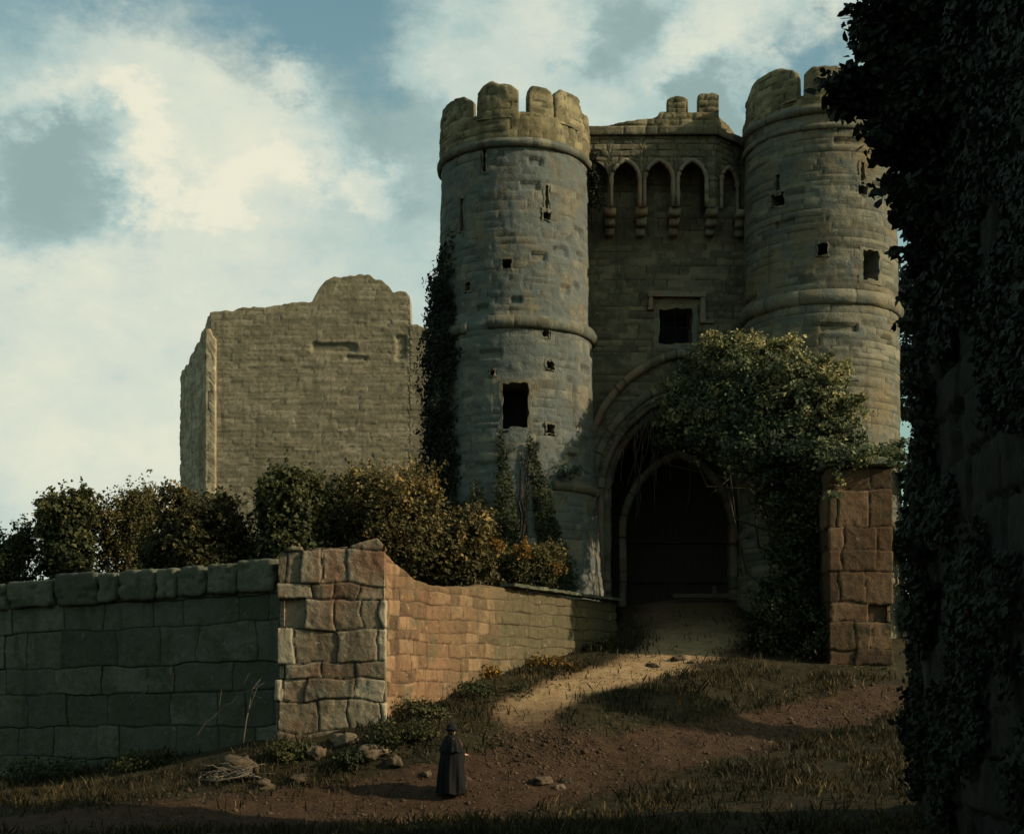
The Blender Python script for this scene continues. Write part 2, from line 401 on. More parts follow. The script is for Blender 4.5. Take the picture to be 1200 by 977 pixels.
# ------------------------------------------------------------------ ground
LW0, LW1 = np.array([X_(-40, 45.2), 45.2]), np.array([X_(328, 38.35), 38.35])
LW0 = LW1 + (LW0 - LW1) * 2.2
PR = np.array([X_(451, 38.0), 38.0]); TW = np.array([X_(722, 51.8), 51.8])
ctrl = []
for u, v, Y in [(0, 990, 26), (300, 985, 26), (600, 985, 25.5), (900, 990, 25.5), (1200, 985, 24), (530, 930, 34.4), (-60, 925, 42), (0, 914, 43.5), (160, 898, 40.5), (330, 876, 37.6), (450, 856, 37.5),
                (150, 940, 34), (380, 915, 35.5), (470, 838, 39), (560, 796, 43), (640, 772, 47), (716, 752, 51), (600, 828, 40.5), (680, 800, 43.5), (780, 778, 46.5), (850, 748, 50), (740, 742, 51),
                (800, 716, 54), (800, 700, 56.5), (860, 703, 56), (640, 905, 35.5), (720, 898, 36), (850, 864, 38.5), (950, 838, 41.2), (1040, 812, 43.5), (1010, 792, 44.8), (700, 868, 37.4), (800, 838, 39.8), (600, 870, 37.2),
                (860, 800, 43.5), (940, 800, 44.0), (905, 752, 50), (1100, 905, 33), (1120, 800, 46), (1200, 790, 48), (950, 905, 33.5)]:
    p = P(u, v, Y); ctrl.append(p)
for x, y, z in [(-3, 20, -.1), (6, 19, .2), (-12, 20, -.4), (14, 24, .6), (20, 36, 1.8), (22, 50, 3.0), (6.7, 64, 6.1), (6.7, 60, 6.1), (6.7, 75, 6.2), (16, 66, 5), (30, 70, 4.5), (-14, 56, 2.0), (-20, 40, -.6), (-4, 50, 3.4), (-26, 28, -.8), (28, 22, 1), (0, 8, .6), (0, 0, 1.0), (14, 6, .8), (-14, 4, .2), (-5, 62, 4), (-20, 75, 3.5), (12, 85, 5.5)]:
    ctrl.append(np.array([x, y, z]))
ctrl = np.array(ctrl)
def _tps(r2): return .5 * r2 * np.log(r2 + 1e-9)
_D = ((ctrl[:, None, :2] - ctrl[None, :, :2]) ** 2).sum(-1); _n = len(ctrl)
_A = np.zeros((_n + 3, _n + 3)); _A[:_n, :_n] = _tps(_D) + np.eye(_n) * .6; _A[:_n, _n] = 1; _A[:_n, _n + 1:] = ctrl[:, :2]; _A[_n, :_n] = 1; _A[_n + 1:, :_n] = ctrl[:, :2].T
_w = np.linalg.solve(_A, np.r_[ctrl[:, 2], 0, 0, 0])
def bound_y(x):                      # plan line of the retaining walls
    return np.interp(x, [-60, LW0[0], LW1[0], PR[0], TW[0], 4.2], [80, LW0[1], LW1[1], PR[1], TW[1], 54])
def gz(x, y):
    x = np.asarray(x, float); y = np.asarray(y, float); sh = x.shape
    xx = x.ravel(); yy = y.ravel(); xc = np.clip(xx, -30, 30); yc = np.clip(yy, 0, 85)
    out = np.empty(len(xx))
    for k in range(0, len(xx), 20000):
        s = slice(k, k + 20000)
        r2 = (xc[s, None] - ctrl[None, :, 0]) ** 2 + (yc[s, None] - ctrl[None, :, 1]) ** 2
        out[s] = _tps(r2) @ _w[:_n] + _w[_n] + _w[_n + 1] * xc[s] + _w[_n + 2] * yc[s]
    dist = np.hypot(np.maximum(np.abs(xx) - 30, 0), np.maximum(np.maximum(yy - 85, -yy), 0))
    k = np.exp(-dist / 60); out = out * k + 3.0 * (1 - k)
    behind = yy > bound_y(xx) + .6
    out = np.where(behind & (xx < 4.2), np.minimum(out, 4.2), out)
    near = (yy < 70) & (np.abs(xx) < 30)
    gate = sstep(53, 56, yy) * (np.abs(xx - 6.7) < 6)
    out = out + np.where(near, (.13 * fbm(xx * .55, yy * .55, 0, 21, 4) + .045 * fbm(xx * 2.6, yy * 2.6, 0, 31, 3)) * (1 - gate), 0)
    return out.reshape(sh)

def polyd(x, y, pts):
    """distance to a polyline and interpolated half width; pts (x, y, w)"""
    best = np.full(x.shape, 1e9)
    for (x0, y0, w0), (x1, y1, w1) in zip(pts[:-1], pts[1:]):
        dx, dy = x1 - x0, y1 - y0; t = np.clip(((x - x0) * dx + (y - y0) * dy) / (dx * dx + dy * dy), 0, 1)
        d = np.hypot(x - x0 - t * dx, y - y0 - t * dy) / (w0 + (w1 - w0) * t)
        best = np.minimum(best, d)
    return best
def W(u, v, Y, w): return (X_(u, Y), Y, w)
PATH_LOW = [(-16, 30.5, 1.6), (-9, 31.8, 2.0), W(400, 0, 33.2, 2.2), W(540, 0, 34.2, 2.1), W(700, 0, 35.8, 1.9), W(850, 0, 38.4, 1.55), W(950, 0, 41, 1.25), W(1050, 0, 43, 1.1), (18, 45.5, 1.1), (26, 47, 1.1)]
PATH_RAMP = [W(640, 0, 36.5, .9), W(610, 0, 40, 1.1), W(680, 0, 43.2, 1.3), W(770, 0, 46.4, 1.6), W(815, 0, 50, 1.9), (6.7, 54, 2.2), (6.7, 63, 2.4)]
def axis(a, b, step, lo, hi):
    mid = list(np.arange(a, b + 1e-6, step)); g = step; l, h = a, b
    L, H = [], []
    while l > lo: g *= 1.35; l -= g; L.append(l)
    g = step
    while h < hi: g *= 1.35; h += g; H.append(h)
    return np.array(L[::-1] + mid + H)
gx = axis(-17, 17, .13, -2500, 2500); gy = axis(22, 58, .13, -600, 4000)
GX, GY = np.meshgrid(gx, gy, indexing='ij'); GZ = gz(GX, GY)
low = polyd(GX, GY, PATH_LOW); rmp = polyd(GX, GY, PATH_RAMP)
edge = .3 * fbm(GX * .8, GY * .8, 0, 51, 4)
pl = 1 - sstep(.55, 1.35, low + edge); pr_ = (1 - sstep(.55, 1.35, rmp + edge)) * (.55 + .45 * sstep(38, 42, GY + 2 * edge)); pathness = np.maximum(pl, pr_)
LIT_SAND = (1 - sstep(.4, 1.15, rmp + edge)) * sstep(.6, 1.5, low + edge) * sstep(37.5, 42.5, GY + 2 * edge) * (1 - .75 * sstep(49.0, 53.5, GY + 2 * edge))  # pale sand paints the sunlit streak on the ramp, fading towards the shaded end
GZ = GZ - .07 * pathness
def ground_mat(name, e0=(.02, .0125, .007), e1=(.05, .029, .016), e2=(.088, .052, .029), peb=(.1, .064, .036)):
    m, nt, b, out = new_mat(name)
    tc = N(nt, 'ShaderNodeTexCoord'); v = tc.outputs['Object']
    n1 = noise(nt, v, .5, 6, .65, .5); n2 = noise(nt, v, 2.7, 7, .7); n3 = noise(nt, v, 16, 5, .75); n4 = noise(nt, v, 60, 3, .7)
    turf = ramp(nt, math_(nt, 'ADD', math_(nt, 'MULTIPLY', n1, .45), math_(nt, 'MULTIPLY', n2, .55)), [(.3, (.015, .014, .007)), (.5, (.03, .025, .012)), (.65, (.055, .04, .018)), (.8, (.085, .057, .027))])
    earth = ramp(nt, math_(nt, 'ADD', math_(nt, 'MULTIPLY', n2, .6), math_(nt, 'MULTIPLY', n3, .4)), [(.3, e0), (.5, e1), (.7, e2)])
    earth = mixc(nt, mrange(nt, n4, .58, .68, 0, .6), earth, peb)
    lit_sandy = ramp(nt, math_(nt, 'ADD', math_(nt, 'MULTIPLY', n2, .6), math_(nt, 'MULTIPLY', n3, .4)), [(.28, (.13, .085, .042)), (.48, (.3, .2, .1)), (.7, (.45, .32, .175))])
    lit_sandy = mixc(nt, mrange(nt, n4, .62, .7, 0, .45), lit_sandy, (.42, .3, .17))
    earth = mixc(nt, attr(nt, 'lit_sand'), earth, lit_sandy)
    pth = attr(nt, 'path')
    sel = mrange(nt, math_(nt, 'ADD', pth, math_(nt, 'MULTIPLY', math_(nt, 'SUBTRACT', n2, .5), 1.1)), .25, .65)
    c = mixc(nt, sel, turf, earth)
    c = mixc(nt, mrange(nt, n3, .55, .75, 0, .4), c, (.09, .062, .03))
    nt.links.new(c, b.inputs['Base Color']); inp(b, Roughness=.95); b.inputs['Specular IOR Level'].default_value = .1
    bp = N(nt, 'ShaderNodeBump'); inp(bp, Strength=.8, Distance=.08)
    nt.links.new(math_(nt, 'ADD', math_(nt, 'MULTIPLY', n2, 2), n3), bp.inputs['Height']); nt.links.new(bp.outputs[0], b.inputs['Normal'])
    return m
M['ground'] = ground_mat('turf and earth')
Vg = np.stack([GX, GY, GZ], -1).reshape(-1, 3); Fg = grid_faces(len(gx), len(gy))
tag(mk('ground', Vg, Fg, M['ground'], None, (0, 0, 0), True, {'path': pathness.ravel(), 'lit_sand': LIT_SAND.ravel()}), kind='structure')
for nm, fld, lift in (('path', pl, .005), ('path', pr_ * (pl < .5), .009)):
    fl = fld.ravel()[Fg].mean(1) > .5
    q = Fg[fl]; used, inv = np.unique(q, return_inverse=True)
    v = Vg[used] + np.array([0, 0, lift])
    tag(mk(nm, v, inv.reshape(-1, 4), M['ground'], None, (0, 0, 0), True, {'path': pathness.ravel()[used], 'lit_sand': LIT_SAND.ravel()[used]}), kind='structure')
def ground_at(x, y):
    i = np.clip(np.searchsorted(gx, x) - 1, 0, len(gx) - 2); j = np.clip(np.searchsorted(gy, y) - 1, 0, len(gy) - 2)
    fx = (x - gx[i]) / (gx[i + 1] - gx[i]); fy = (y - gy[j]) / (gy[j + 1] - gy[j])
    return GZ[i, j] * (1 - fx) * (1 - fy) + GZ[i + 1, j] * fx * (1 - fy) + GZ[i, j + 1] * (1 - fx) * fy + GZ[i + 1, j + 1] * fx * fy
# raised terrace behind the retaining walls
tx = np.r_[np.linspace(-70, -18, 20), np.linspace(-17.5, 2.9, 90)]; tf = np.r_[np.linspace(0, .25, 70), np.linspace(.27, 1, 20)]
tf = np.r_[0, tf]; TX, TF = np.meshgrid(tx, tf, indexing='ij'); TY = (bound_y(TX) + np.where(TX > LW1[0] - .5, 1.25, .6)) * (1 - TF) + 130 * TF
def tz(x, y): return 5.32 + .012 * np.clip(y - 40, 0, 60) + .1 * fbm(np.asarray(x) * .5, np.asarray(y) * .5, 0, 77, 3)
TZ = tz(TX, TY); TZ[:, 0] = -4
tag(mk('terrace', np.stack([TX, TY, TZ], -1).reshape(-1, 3), grid_faces(len(tx), len(tf)), M['ground'], None, (0, 0, 0), True, {'path': np.zeros(TX.size)}), kind='structure')

# ------------------------------------------------------------------ castle gatehouse
GH = root('castle_gatehouse', (6.7, 55, 5.0), 'grey twin-towered castle gatehouse with crumbling battlements and dark pointed gate arch', 'gatehouse')
class Tower:
    def __init__(s, cu, Y, prof): s.cx = X_(cu, Y); s.cy = Y; s.prof = prof
    def r(s, z): return np.interp(z, [p[0] for p in s.prof], [p[1] for p in s.prof])
    def theta(s, u, z):
        lo, hi = -1.5, 1.5; r = float(s.r(z))
        for _ in range(50):
            m = (lo + hi) / 2; x = s.cx + r * math.sin(m); y = s.cy - r * math.cos(m)
            if 600 + F * x / y < u: lo = m
            else: hi = m
        return lo
    def at(s, u, v):
        z = 15.0
        for _ in range(12):
            t = s.theta(u, z); y = s.cy - float(s.r(z)) * math.cos(t); z = Z_(v, y)
        return t, z
    def pt(s, th, z, d=0.0):
        r = s.r(z) + d
        return np.stack(np.broadcast_arrays(s.cx + r * np.sin(th), s.cy - r * np.cos(th), np.asarray(z, float)), -1)
def tower_body(T, z0, z1, seed, holes, label, fine=.07):
    R = 3.0; nth = int(2 * np.pi * R / fine); th = np.linspace(-np.pi, np.pi, nth, endpoint=False)
    m = int((z1 - z0) / fine); z = np.linspace(z0, z1, m); TH, ZZ = np.meshgrid(th, z, indexing='ij')
    pat = Masonry(seed, z0, z1, (.2, .38) if T is LT else (.17, .3), (.3, .95) if T is LT else (.5, 1.6), np.pi * R + 1, .035, .09 if T is LT else .05, smin=-np.pi * R - 1)
    j, t1, t2 = pat(TH * R, ZZ)
    j = np.clip(j + (.75 if T is LT else .5) * sstep(-.1 if T is LT else .1, .4, fbm(TH * R * .5, ZZ * .5, 5, seed + 3, 3)), 0, 1)        # joints fade where the render survives
    d = .035 * (j - 1) + .035 * (t2 - .5) + .05 * fbm(TH * R * .7, ZZ * .7, 0, seed + 1, 3) + .02 * fbm(TH * R * 5, ZZ * 5, 0, seed + 6, 3) + np.where(t2 < .03, -.1, 0)
    V = T.pt(TH, ZZ, d).reshape(-1, 3)
    q = grid_faces(nth, m, True); cth = TH.ravel()[q].copy(); c = V[q].mean(1)
    thc = np.arctan2(c[:, 0] - T.cx, -(c[:, 1] - T.cy)); keep = np.ones(len(q), bool)
    for (t0, zc, w, h) in holes:
        keep &= ~((np.abs(thc - t0) * R < w / 2) & (np.abs(c[:, 2] - zc) < h / 2))
    faces = [q[keep]]
    # flat roof inside the parapet
    cap = T.pt(th, z1 - .01, -.05); k = len(V); Vc = np.r_[V, cap, [[T.cx, T.cy, z1 + .1]]]
    n_ = np.arange(nth); faces.append(np.stack([k + n_, k + (n_ + 1) % nth, np.full(nth, k + nth)], -1))
    ex = np.full(nth + 1, .5)
    o = mk('tower', Vc, faces, M['tower_grey' if T is LT else 'tower'], GH, None, True, {'tone': np.r_[t1.ravel(), ex], 'joint': np.r_[j.ravel(), ex * 2]})
    o['label'] = label
    return o
def ring(T, parent, z, a0, a1, out, h, seed, name='string_course', mat='tower', n=200):
    """moulded band round a tower, worn along its edge"""
    th = np.linspace(a0, a1, n)
    prof = [(-.06, -.5), (.3, -.5), (.75, -.3), (1.0, .0), (.95, .25), (.6, .42), (.55, .6), (-.06, .62)]
    V = np.empty((n, len(prof), 3)); wear = 1 + .28 * fbm(th * 6, th * 0, 2, seed, 4)
    tone = np.repeat((_h(np.floor(th * 3 / .7), th * 0, th * 0, seed))[:, None], len(prof), 1)
    jn = sstep(0, .04, np.abs((th * 3 / .7) % 1 - .02) * .7)
    for k, (o, y) in enumerate(prof):
        V[:, k] = T.pt(th, np.full(n, z), 0) ; rr = T.r(z) + out * o * wear - .02 * (1 - jn)
        V[:, k, 0] = T.cx + rr * np.sin(th); V[:, k, 1] = T.cy - rr * np.cos(th)
        V[:, k, 2] = z + y * h + .03 * fbm(th * 3, th * 0 + k, 0, seed + 4, 3)
    f = [grid_faces(n, len(prof))]
    if a1 - a0 < 6.2: f += [np.arange(len(prof)), ((n - 1) * len(prof) + np.arange(len(prof)))[::-1]]
    return mk(name, V.reshape(-1, 3), f, M[mat], parent, None, True, {'tone': tone.ravel(), 'joint': np.repeat(jn[:, None], len(prof), 1).ravel()})
def parapet_seg(T, parent, z0, ztop, a0, a1, seed, name, thick=.55, out=.05, step=.09, batter=0.0):
    """curved length of parapet or a merlon: masonry outside and in, worn rounded top"""
    R = float(T.r(z0)) + out; n = max(8, int((a1 - a0) * R / step)); th = np.linspace(a0, a1, n); full = a1 - a0 > 6.2
    zt = ztop(th) if callable(ztop) else np.full(n, ztop)
    m = max(4, int((zt.max() - z0) / step)); f = np.linspace(0, 1, m)
    TH = np.repeat(th[:, None], m, 1); ZZ = z0 + f[None] * (zt - z0)[:, None]
    pat = Masonry(seed, z0, z0 + 4, (.2, .34), (.3, .65), np.pi * R + 1, .04, .06, smin=-np.pi * R - 1)
    j, t1, t2 = pat(TH * R, ZZ)
    d = .05 * (j - 1) + .06 * (t2 - .5) + .07 * fbm(TH * R * 1.6, ZZ * 1.6, 0, seed + 1, 4) - batter * f[None] ** 3
    def ring_(dd, zz, th_):
        r = R + dd; return np.stack([T.cx + r * np.sin(th_), T.cy - r * np.cos(th_), zz], -1)
    outer = ring_(d, ZZ, TH)
    rows = [outer]; cols = [t1]; js = [j]
    for k, (rr, lift) in enumerate(((.25, .06), (.5, .1), (.75, .06))):
        zz = zt + lift + .08 * fbm(th * R * 2.2, th * 0 + k, 0, seed + 8, 3)
        rows.append(ring_(-thick * rr - batter * .5 * np.ones(n), zz, th)[:, None]); cols.append(t1[:, -1:]); js.append(np.ones((n, 1)))
    for fz in (1, .5, 0):
        rows.append(ring_(np.full(n, -thick), z0 + fz * (zt - z0), th)[:, None]); cols.append(t1[:, -1:]); js.append(np.ones((n, 1)))
    V = np.concatenate(rows, 1); mm = V.shape[1]
    fs = [grid_faces(n, mm)]
    if not full: fs += [np.arange(mm), ((n - 1) * mm + np.arange(mm))[::-1]]
    return mk(name, V.reshape(-1, 3), fs, M['parapet'], parent, None, True, {'tone': np.concatenate(cols, 1).ravel(), 'joint': np.concatenate(js, 1).ravel()})
def bump_top(z, h, a0, a1, seed, k=.28):
    def f(th):
        x = (th - a0) / (a1 - a0) * 2 - 1
        return z + h * (1 - k * np.abs(x) ** 3.5) + .1 * fbm(th * 5, th * 0, 0, seed, 3)
    return f
def opening(T, parent, th, z, w, h, depth=1.1, name='window', lip=.11, seed=0, sill=True):
    """a real hole: worn stone surround, reveals going in, painted room darkness behind"""
    r = np.random.default_rng(seed + 100); R0 = float(T.r(z))
    nrm = np.array([math.sin(th), -math.cos(th), 0]); tg = np.array([math.cos(th), math.sin(th), 0]); c = T.pt(th, z)
    def loop(a, b, dep, jit, n=6):
        pts = []
        for (x0, y0), (x1, y1) in zip([(-a, -b), (a, -b), (a, b), (-a, b)], [(a, -b), (a, b), (-a, b), (-a, -b)]):
            for i in range(n):
                t = i / n; x = x0 + (x1 - x0) * t; y = y0 + (y1 - y0) * t
                sag = R0 - math.sqrt(max(.01, R0 * R0 - x * x))
                pts.append(c + tg * (x + r.uniform(-jit, jit)) + np.array([0, 0, y + r.uniform(-jit, jit)]) + nrm * (dep - sag))
        return np.array(pts)
    a, b = w / 2, h / 2
    L = [loop(a + lip, b + lip, -.12, .05), loop(a + lip, b + lip, .012, .05), loop(a, b, .018, .035 + .02 * (a > .3)), loop(a * .95, b * .96, -depth, .0)]
    k = len(L[0]); V = np.concatenate(L); fs = []
    for i in range(3):
        A = i * k + np.arange(k); B = np.roll(A, -1); fs.append(np.stack([A, B, B + k, A + k], -1))
    V = np.r_[V, L[3]]
    o = mk(name, V, fs + [4 * k + np.arange(k)[::1]], M['tower'], parent, None, False, {'tone': r.random(len(V)) * .5 + .35, 'joint': np.ones(len(V))})
    o.data.materials.append(M['painted_dark']); o.data.polygons[len(o.data.polygons) - 1].material_index = 1  # back face coloured near-black as painted interior darkness
    for i in range(2 * k, 3 * k): o.data.polygons[i].material_index = 0
    return o
def loop_slit(T, parent, th, z, w, h, round_r, seed):
    return opening(T, parent, th, z, w, h, .8, 'arrow_loop', .05, seed)

LT = Tower(603, 55, [(2, 3.75), (5.5, 3.62), (8, 3.34), (10.2, 3.2), (13, 3.1), (16, 3.06), (16.4, 2.9), (24, 2.88), (27, 2.88)])
RT = Tower(961, 55, [(2, 3.3), (6, 3.2), (11, 3.05), (16.6, 2.99), (17, 2.94), (26, 2.93), (28, 2.93)])
def openings(T, body_args, specs):
    hs, todo = [], []
    for (u, v, wp, hp, kind) in specs:
        th, z = T.at(u, v); y = T.cy - float(T.r(z)) * math.cos(th)
        w = wp * y / F / max(.35, math.cos(th)); h = hp * y / F
        hs.append((th, z, w + .09, h + .09)); todo.append((th, z, w, h, kind))
    t = tower_body(T, *body_args, holes=hs, label=body_args_label[T])
    for k, (th, z, w, h, kind) in enumerate(todo):
        opening(T, t, th, z, w, h, 1.3 if kind == 'window' else .9, kind, .13 if kind == 'window' else .05, k)
    return t
body_args_label = {LT: 'left round tower, ivy on its left side', RT: 'right round tower behind the ivy mass'}
zL = Z_(167, 52.1); zR = Z_(128, 52.1)
tl = openings(LT, (3.0, zL + .3, 31), [(567, 188, 4, 26, 'arrow_loop'), (541, 252, 4, 38, 'arrow_loop'), (641, 232, 4, 30, 'arrow_loop'), (641, 252, 9, 11, 'arrow_loop'), (594, 309, 11, 12, 'putlog_hole'),
     (548, 336, 7, 10, 'putlog_hole'), (604, 475, 30, 52, 'window'), (645, 502, 9, 11, 'putlog_hole'), (640, 391, 7, 8, 'putlog_hole'), (577, 437, 5, 7, 'putlog_hole'), (645, 428, 9, 9, 'putlog_hole')])
tr = openings(RT, (3.5, zR + .3, 47), [(911, 216, 4, 22, 'arrow_loop'), (911, 234, 13, 15, 'arrow_loop'), (1011, 203, 5, 26, 'arrow_loop'), (1011, 221, 12, 14, 'arrow_loop'), (976, 140, 8, 22, 'arrow_loop'), (964, 292, 12, 14, 'putlog_hole'),
     (1021, 311, 21, 34, 'window')])
for T, t, zr in ((LT, tl, zL), (RT, tr, zR)):
    ring(T, t, zr, -math.pi, math.pi, .17, .3, 61 if T is LT else 71)
ring(LT, tl, Z_(378, 52), -.33, math.pi, .2, .42, 62); ring(LT, tl, Z_(381, 52), -math.pi, -.62, .14, .36, 63)
ring(LT, tl, Z_(568, 51.9), .45, 1.9, .14, .3, 64)
ring(RT, tr, Z_(348, 52), -math.pi, math.pi, .2, .5, 72); ring(RT, tr, zR - .62, -math.pi, math.pi, .1, .2, 73)
def deg(a): return math.radians(a)
zsl = zL + 1.12
parapet_seg(LT, tl, zL + .15, lambda th: zsl + .12 * fbm(th * 4, th * 0, 0, 5, 3), -math.pi, math.pi, 81, 'parapet')
zsr = zR + .62
parapet_seg(RT, tr, zR + .15, lambda th: zsr + .12 * fbm(th * 4, th * 0, 0, 6, 3), -math.pi, math.pi, 82, 'parapet')
for k, (a, b, h) in enumerate([(-84, -38, .95), (-29, 3, 1.12), (10, 30, .98), (31.5, 64, 1.05), (80, 112, 1.0), (124, 160, .9), (172, 205, 1.0), (218, 255, .8)]):
    a, b = deg(a), deg(b); parapet_seg(LT, tl, zsl - .2, bump_top(zsl, h, a, b, k), a, b, 90 + k, 'merlon', batter=.08)
for k, (a, b, h) in enumerate([(-84, -29, 1.2), (-24, 7, 1.0), (13, 42, 1.0), (52, 88, 1.0), (100, 138, 1.0), (150, 190, .9), (203, 250, 1.0)]):
    a, b = deg(a), deg(b); parapet_seg(RT, tr, zsr - .2, bump_top(zsr, h, a, b, k + 20), a, b, 110 + k, 'merlon', batter=.08)

# gate wall with the arch
AX, AZ, AC = X_(797, 56), 10.2, 1.0       # arch centre, springing height, offset of the two arc centres
def arch_half(R, z):                        # half width of a pointed arch of radius R at height z
    z = np.asarray(z, float); up = np.clip(z - AZ, 0, None)
    hw = np.sqrt(np.clip(R * R - up * up, 0, None)) - AC
    return np.where((up < R), hw, -1)
GWY = 56.0; gx0, gx1 = 2.2, 11.0
def in_arch(R): return lambda s, z: np.abs(s + gx0 - AX) < arch_half(R, z)
WU = (X_(772, 56), X_(812, 56)); WZ = (Z_(403, 56), Z_(362, 56)); wcx = sum(WU) / 2; wcz = sum(WZ) / 2; ww = WU[1] - WU[0]; wh = WZ[1] - WZ[0]
gw = wall('gate_wall', [(gx0, GWY), (gx1, GWY)], Z_(165, 56), 4.0, M['gatewall'], Masonry(7, 4, 26, (.2, .34), (.35, .8), 10, .03, .05), GH, None, .5, .07, .04, .05, .05, seed=7,
          holes=[in_arch(4.25), lambda s, z: (np.abs(s + gx0 - wcx) < ww / 2 + .03) & (np.abs(z - wcz) < wh / 2 + .03)])
# central window: surround, hood mould, iron bars
def gate_window():
    class Fl:                                # flat stand-in with the Tower interface
        cx, cy = wcx, GWY
        def r(s, z): return 1000.0
        def pt(s, th, z, d=0.0): return np.array([wcx, GWY, z])
    w = opening(Fl(), gw, 0.0, wcz, ww, wh, 1.2, 'window', .2, 5)
    mb = MB()
    for x in (-.36, 0, .36): mb.tube([[wcx + x * ww, GWY + .25, WZ[0]], [wcx + x * ww, GWY + .25, WZ[1]]], .022, 6)
    mb.tube([[WU[0], GWY + .27, wcz], [WU[1], GWY + .27, wcz]], .02, 6)
    mb.build('window_bars', M['painted_dark'], gw)
    mb = MB(); zt = Z_(346, 56); x0, x1 = X_(760, 56), X_(826, 56)
    mb.box(((x0 + x1) / 2, GWY - .07, zt), (x1 - x0, .3, .2), .03); mb.box((x1 - .1, GWY - .06, zt - .62), (.2, .26, 1.02), .03); mb.box((x1 + .12, GWY - .05, zt - 1.05), (.5, .24, .17), .03); mb.box((x0 + .09, GWY - .05, zt - .35), (.18, .24, .5), .03)
    mb.build('hood_mould', M['arch'], gw, joint=True, smooth=False)
gate_window()
def arch_path(R, n=60, zfoot=4.5, AX=AX, AZ=AZ):
    a0 = math.acos(AC / R); th = np.linspace(0, math.pi - a0 - 0, n)   # left side: centre at +AC
    aa = np.linspace(0, math.acos(AC / R), n)
    left = [(AX + AC - R * math.cos(t), AZ + R * math.sin(t)) for t in aa]
    right = [(2 * AX - x, z) for x, z in left[::-1]]
    k = 26; lz = np.linspace(zfoot, AZ, k)[:-1]
    return np.array([(AX + AC - R, z) for z in lz] + left + right[1:] + [(AX - AC + R, z) for z in lz[::-1]])
def arch_order(R_in, R_out, y0, y1, seed, mat='arch', zfoot=4.5, bead=.0, AX=AX, AZ=AZ):
    """one ring of voussoirs: front face with a rolled edge and the soffit behind it"""
    a, b = arch_path(R_in, 60, zfoot, AX, AZ), arch_path(R_out, 60, zfoot, AX, AZ); n = len(a)
    s = np.r_[0, np.cumsum(np.hypot(*np.diff((a + b) / 2, axis=0).T))]
    jn = sstep(0, .06, np.minimum(s % .46, .46 - s % .46)); tn = _h(np.floor(s / .46), s * 0, s * 0, seed)
    wob = .035 * fbm(s * 1.5, s * 0, 0, seed, 4) - .03 * (1 - jn)
    prof = [(1.0, y0 + .1), (1.0, y0), (.7, y0 - bead), (.35, y0 - bead * .6), (.12, y0 + .0), (0, y0 + .1), (0, (y0 + y1) / 2), (0, y1)]
    V = np.empty((n, len(prof), 3))
    for k, (f, y) in enumerate(prof):
        q = a + (b - a) * f; V[:, k, 0] = q[:, 0] + wob * (q[:, 0] > AX) - wob * (q[:, 0] < AX); V[:, k, 2] = q[:, 1] + .02 * fbm(s * 2, s * 0 + k, 0, seed + 3, 3); V[:, k, 1] = y + wob
    return mk('arch_ring', V.reshape(-1, 3), grid_faces(n, len(prof)), M[mat], GH, None, True, {'tone': np.repeat(tn[:, None], len(prof), 1).ravel(), 'joint': np.repeat(jn[:, None], len(prof), 1).ravel()})
arch_order(4.62, 4.94, 55.76, 56.2, 1, bead=.1, AZ=11.1)
arch_order(4.36, 4.72, 55.92, 56.5, 2, bead=.07)
arch_order(4.0, 4.42, 56.15, 57.0, 3, bead=.08)
arch_order(3.7, 4.06, 56.6, 57.6, 4, bead=.06)
arch_order(3.15, 3.47, 58.2, 58.7, 5, 'arch', bead=.06, zfoot=5.5, AX=AX + .2, AZ=9.0)
def passage():
    a = arch_path(3.72, zfoot=4.5); ys = np.linspace(57.4, 61.6, 18); n = len(a)
    V = np.empty((n, len(ys), 3)); V[..., 0] = a[:, None, 0]; V[..., 2] = a[:, None, 1]; V[..., 1] = ys
    V += .05 * fbm(V[..., 0] * 2, V[..., 1] * 2, V[..., 2] * 2, 3, 3)[..., None]
    return mk('passage_vault', V.reshape(-1, 3), grid_faces(n, len(ys)), M['ruin_pale_lit'], GH, None, True, {'tone': np.full(V.size // 3, .4), 'joint': np.ones(V.size // 3)})
passage()
mb = MB()                                     # boarded gate with a rail and studs at the far end of the passage
for k in range(17):
    x = AX - 2.8 + k * .35; mb.box((x, 61.5 + .02 * (k % 2), 9.9), (.362, .12, 8.0), .0)
gd = mb.build('gate', M['wood'], GH, smooth=False)
mb = MB()
for z in (7.2, 8.9): mb.box((AX, 61.36, z), (5.6, .14, .26), .01)
mb.build('rail', M['wood'], gd, smooth=False)
mb = MB()                                     # timber sill across the gateway
mb.box((X_(832, 55.6), 55.6, Z_(698, 55.6)), (2.95, .3, .17), .02)
sb = mb.build('sill_beam', M['beam'], GH, smooth=False)
mb = MB(); mb.box((X_(837, 55.6), 55.6, Z_(691, 55.6)), (.16, .16, .3), .02); mb.build('post', M['beam'], sb, smooth=False)
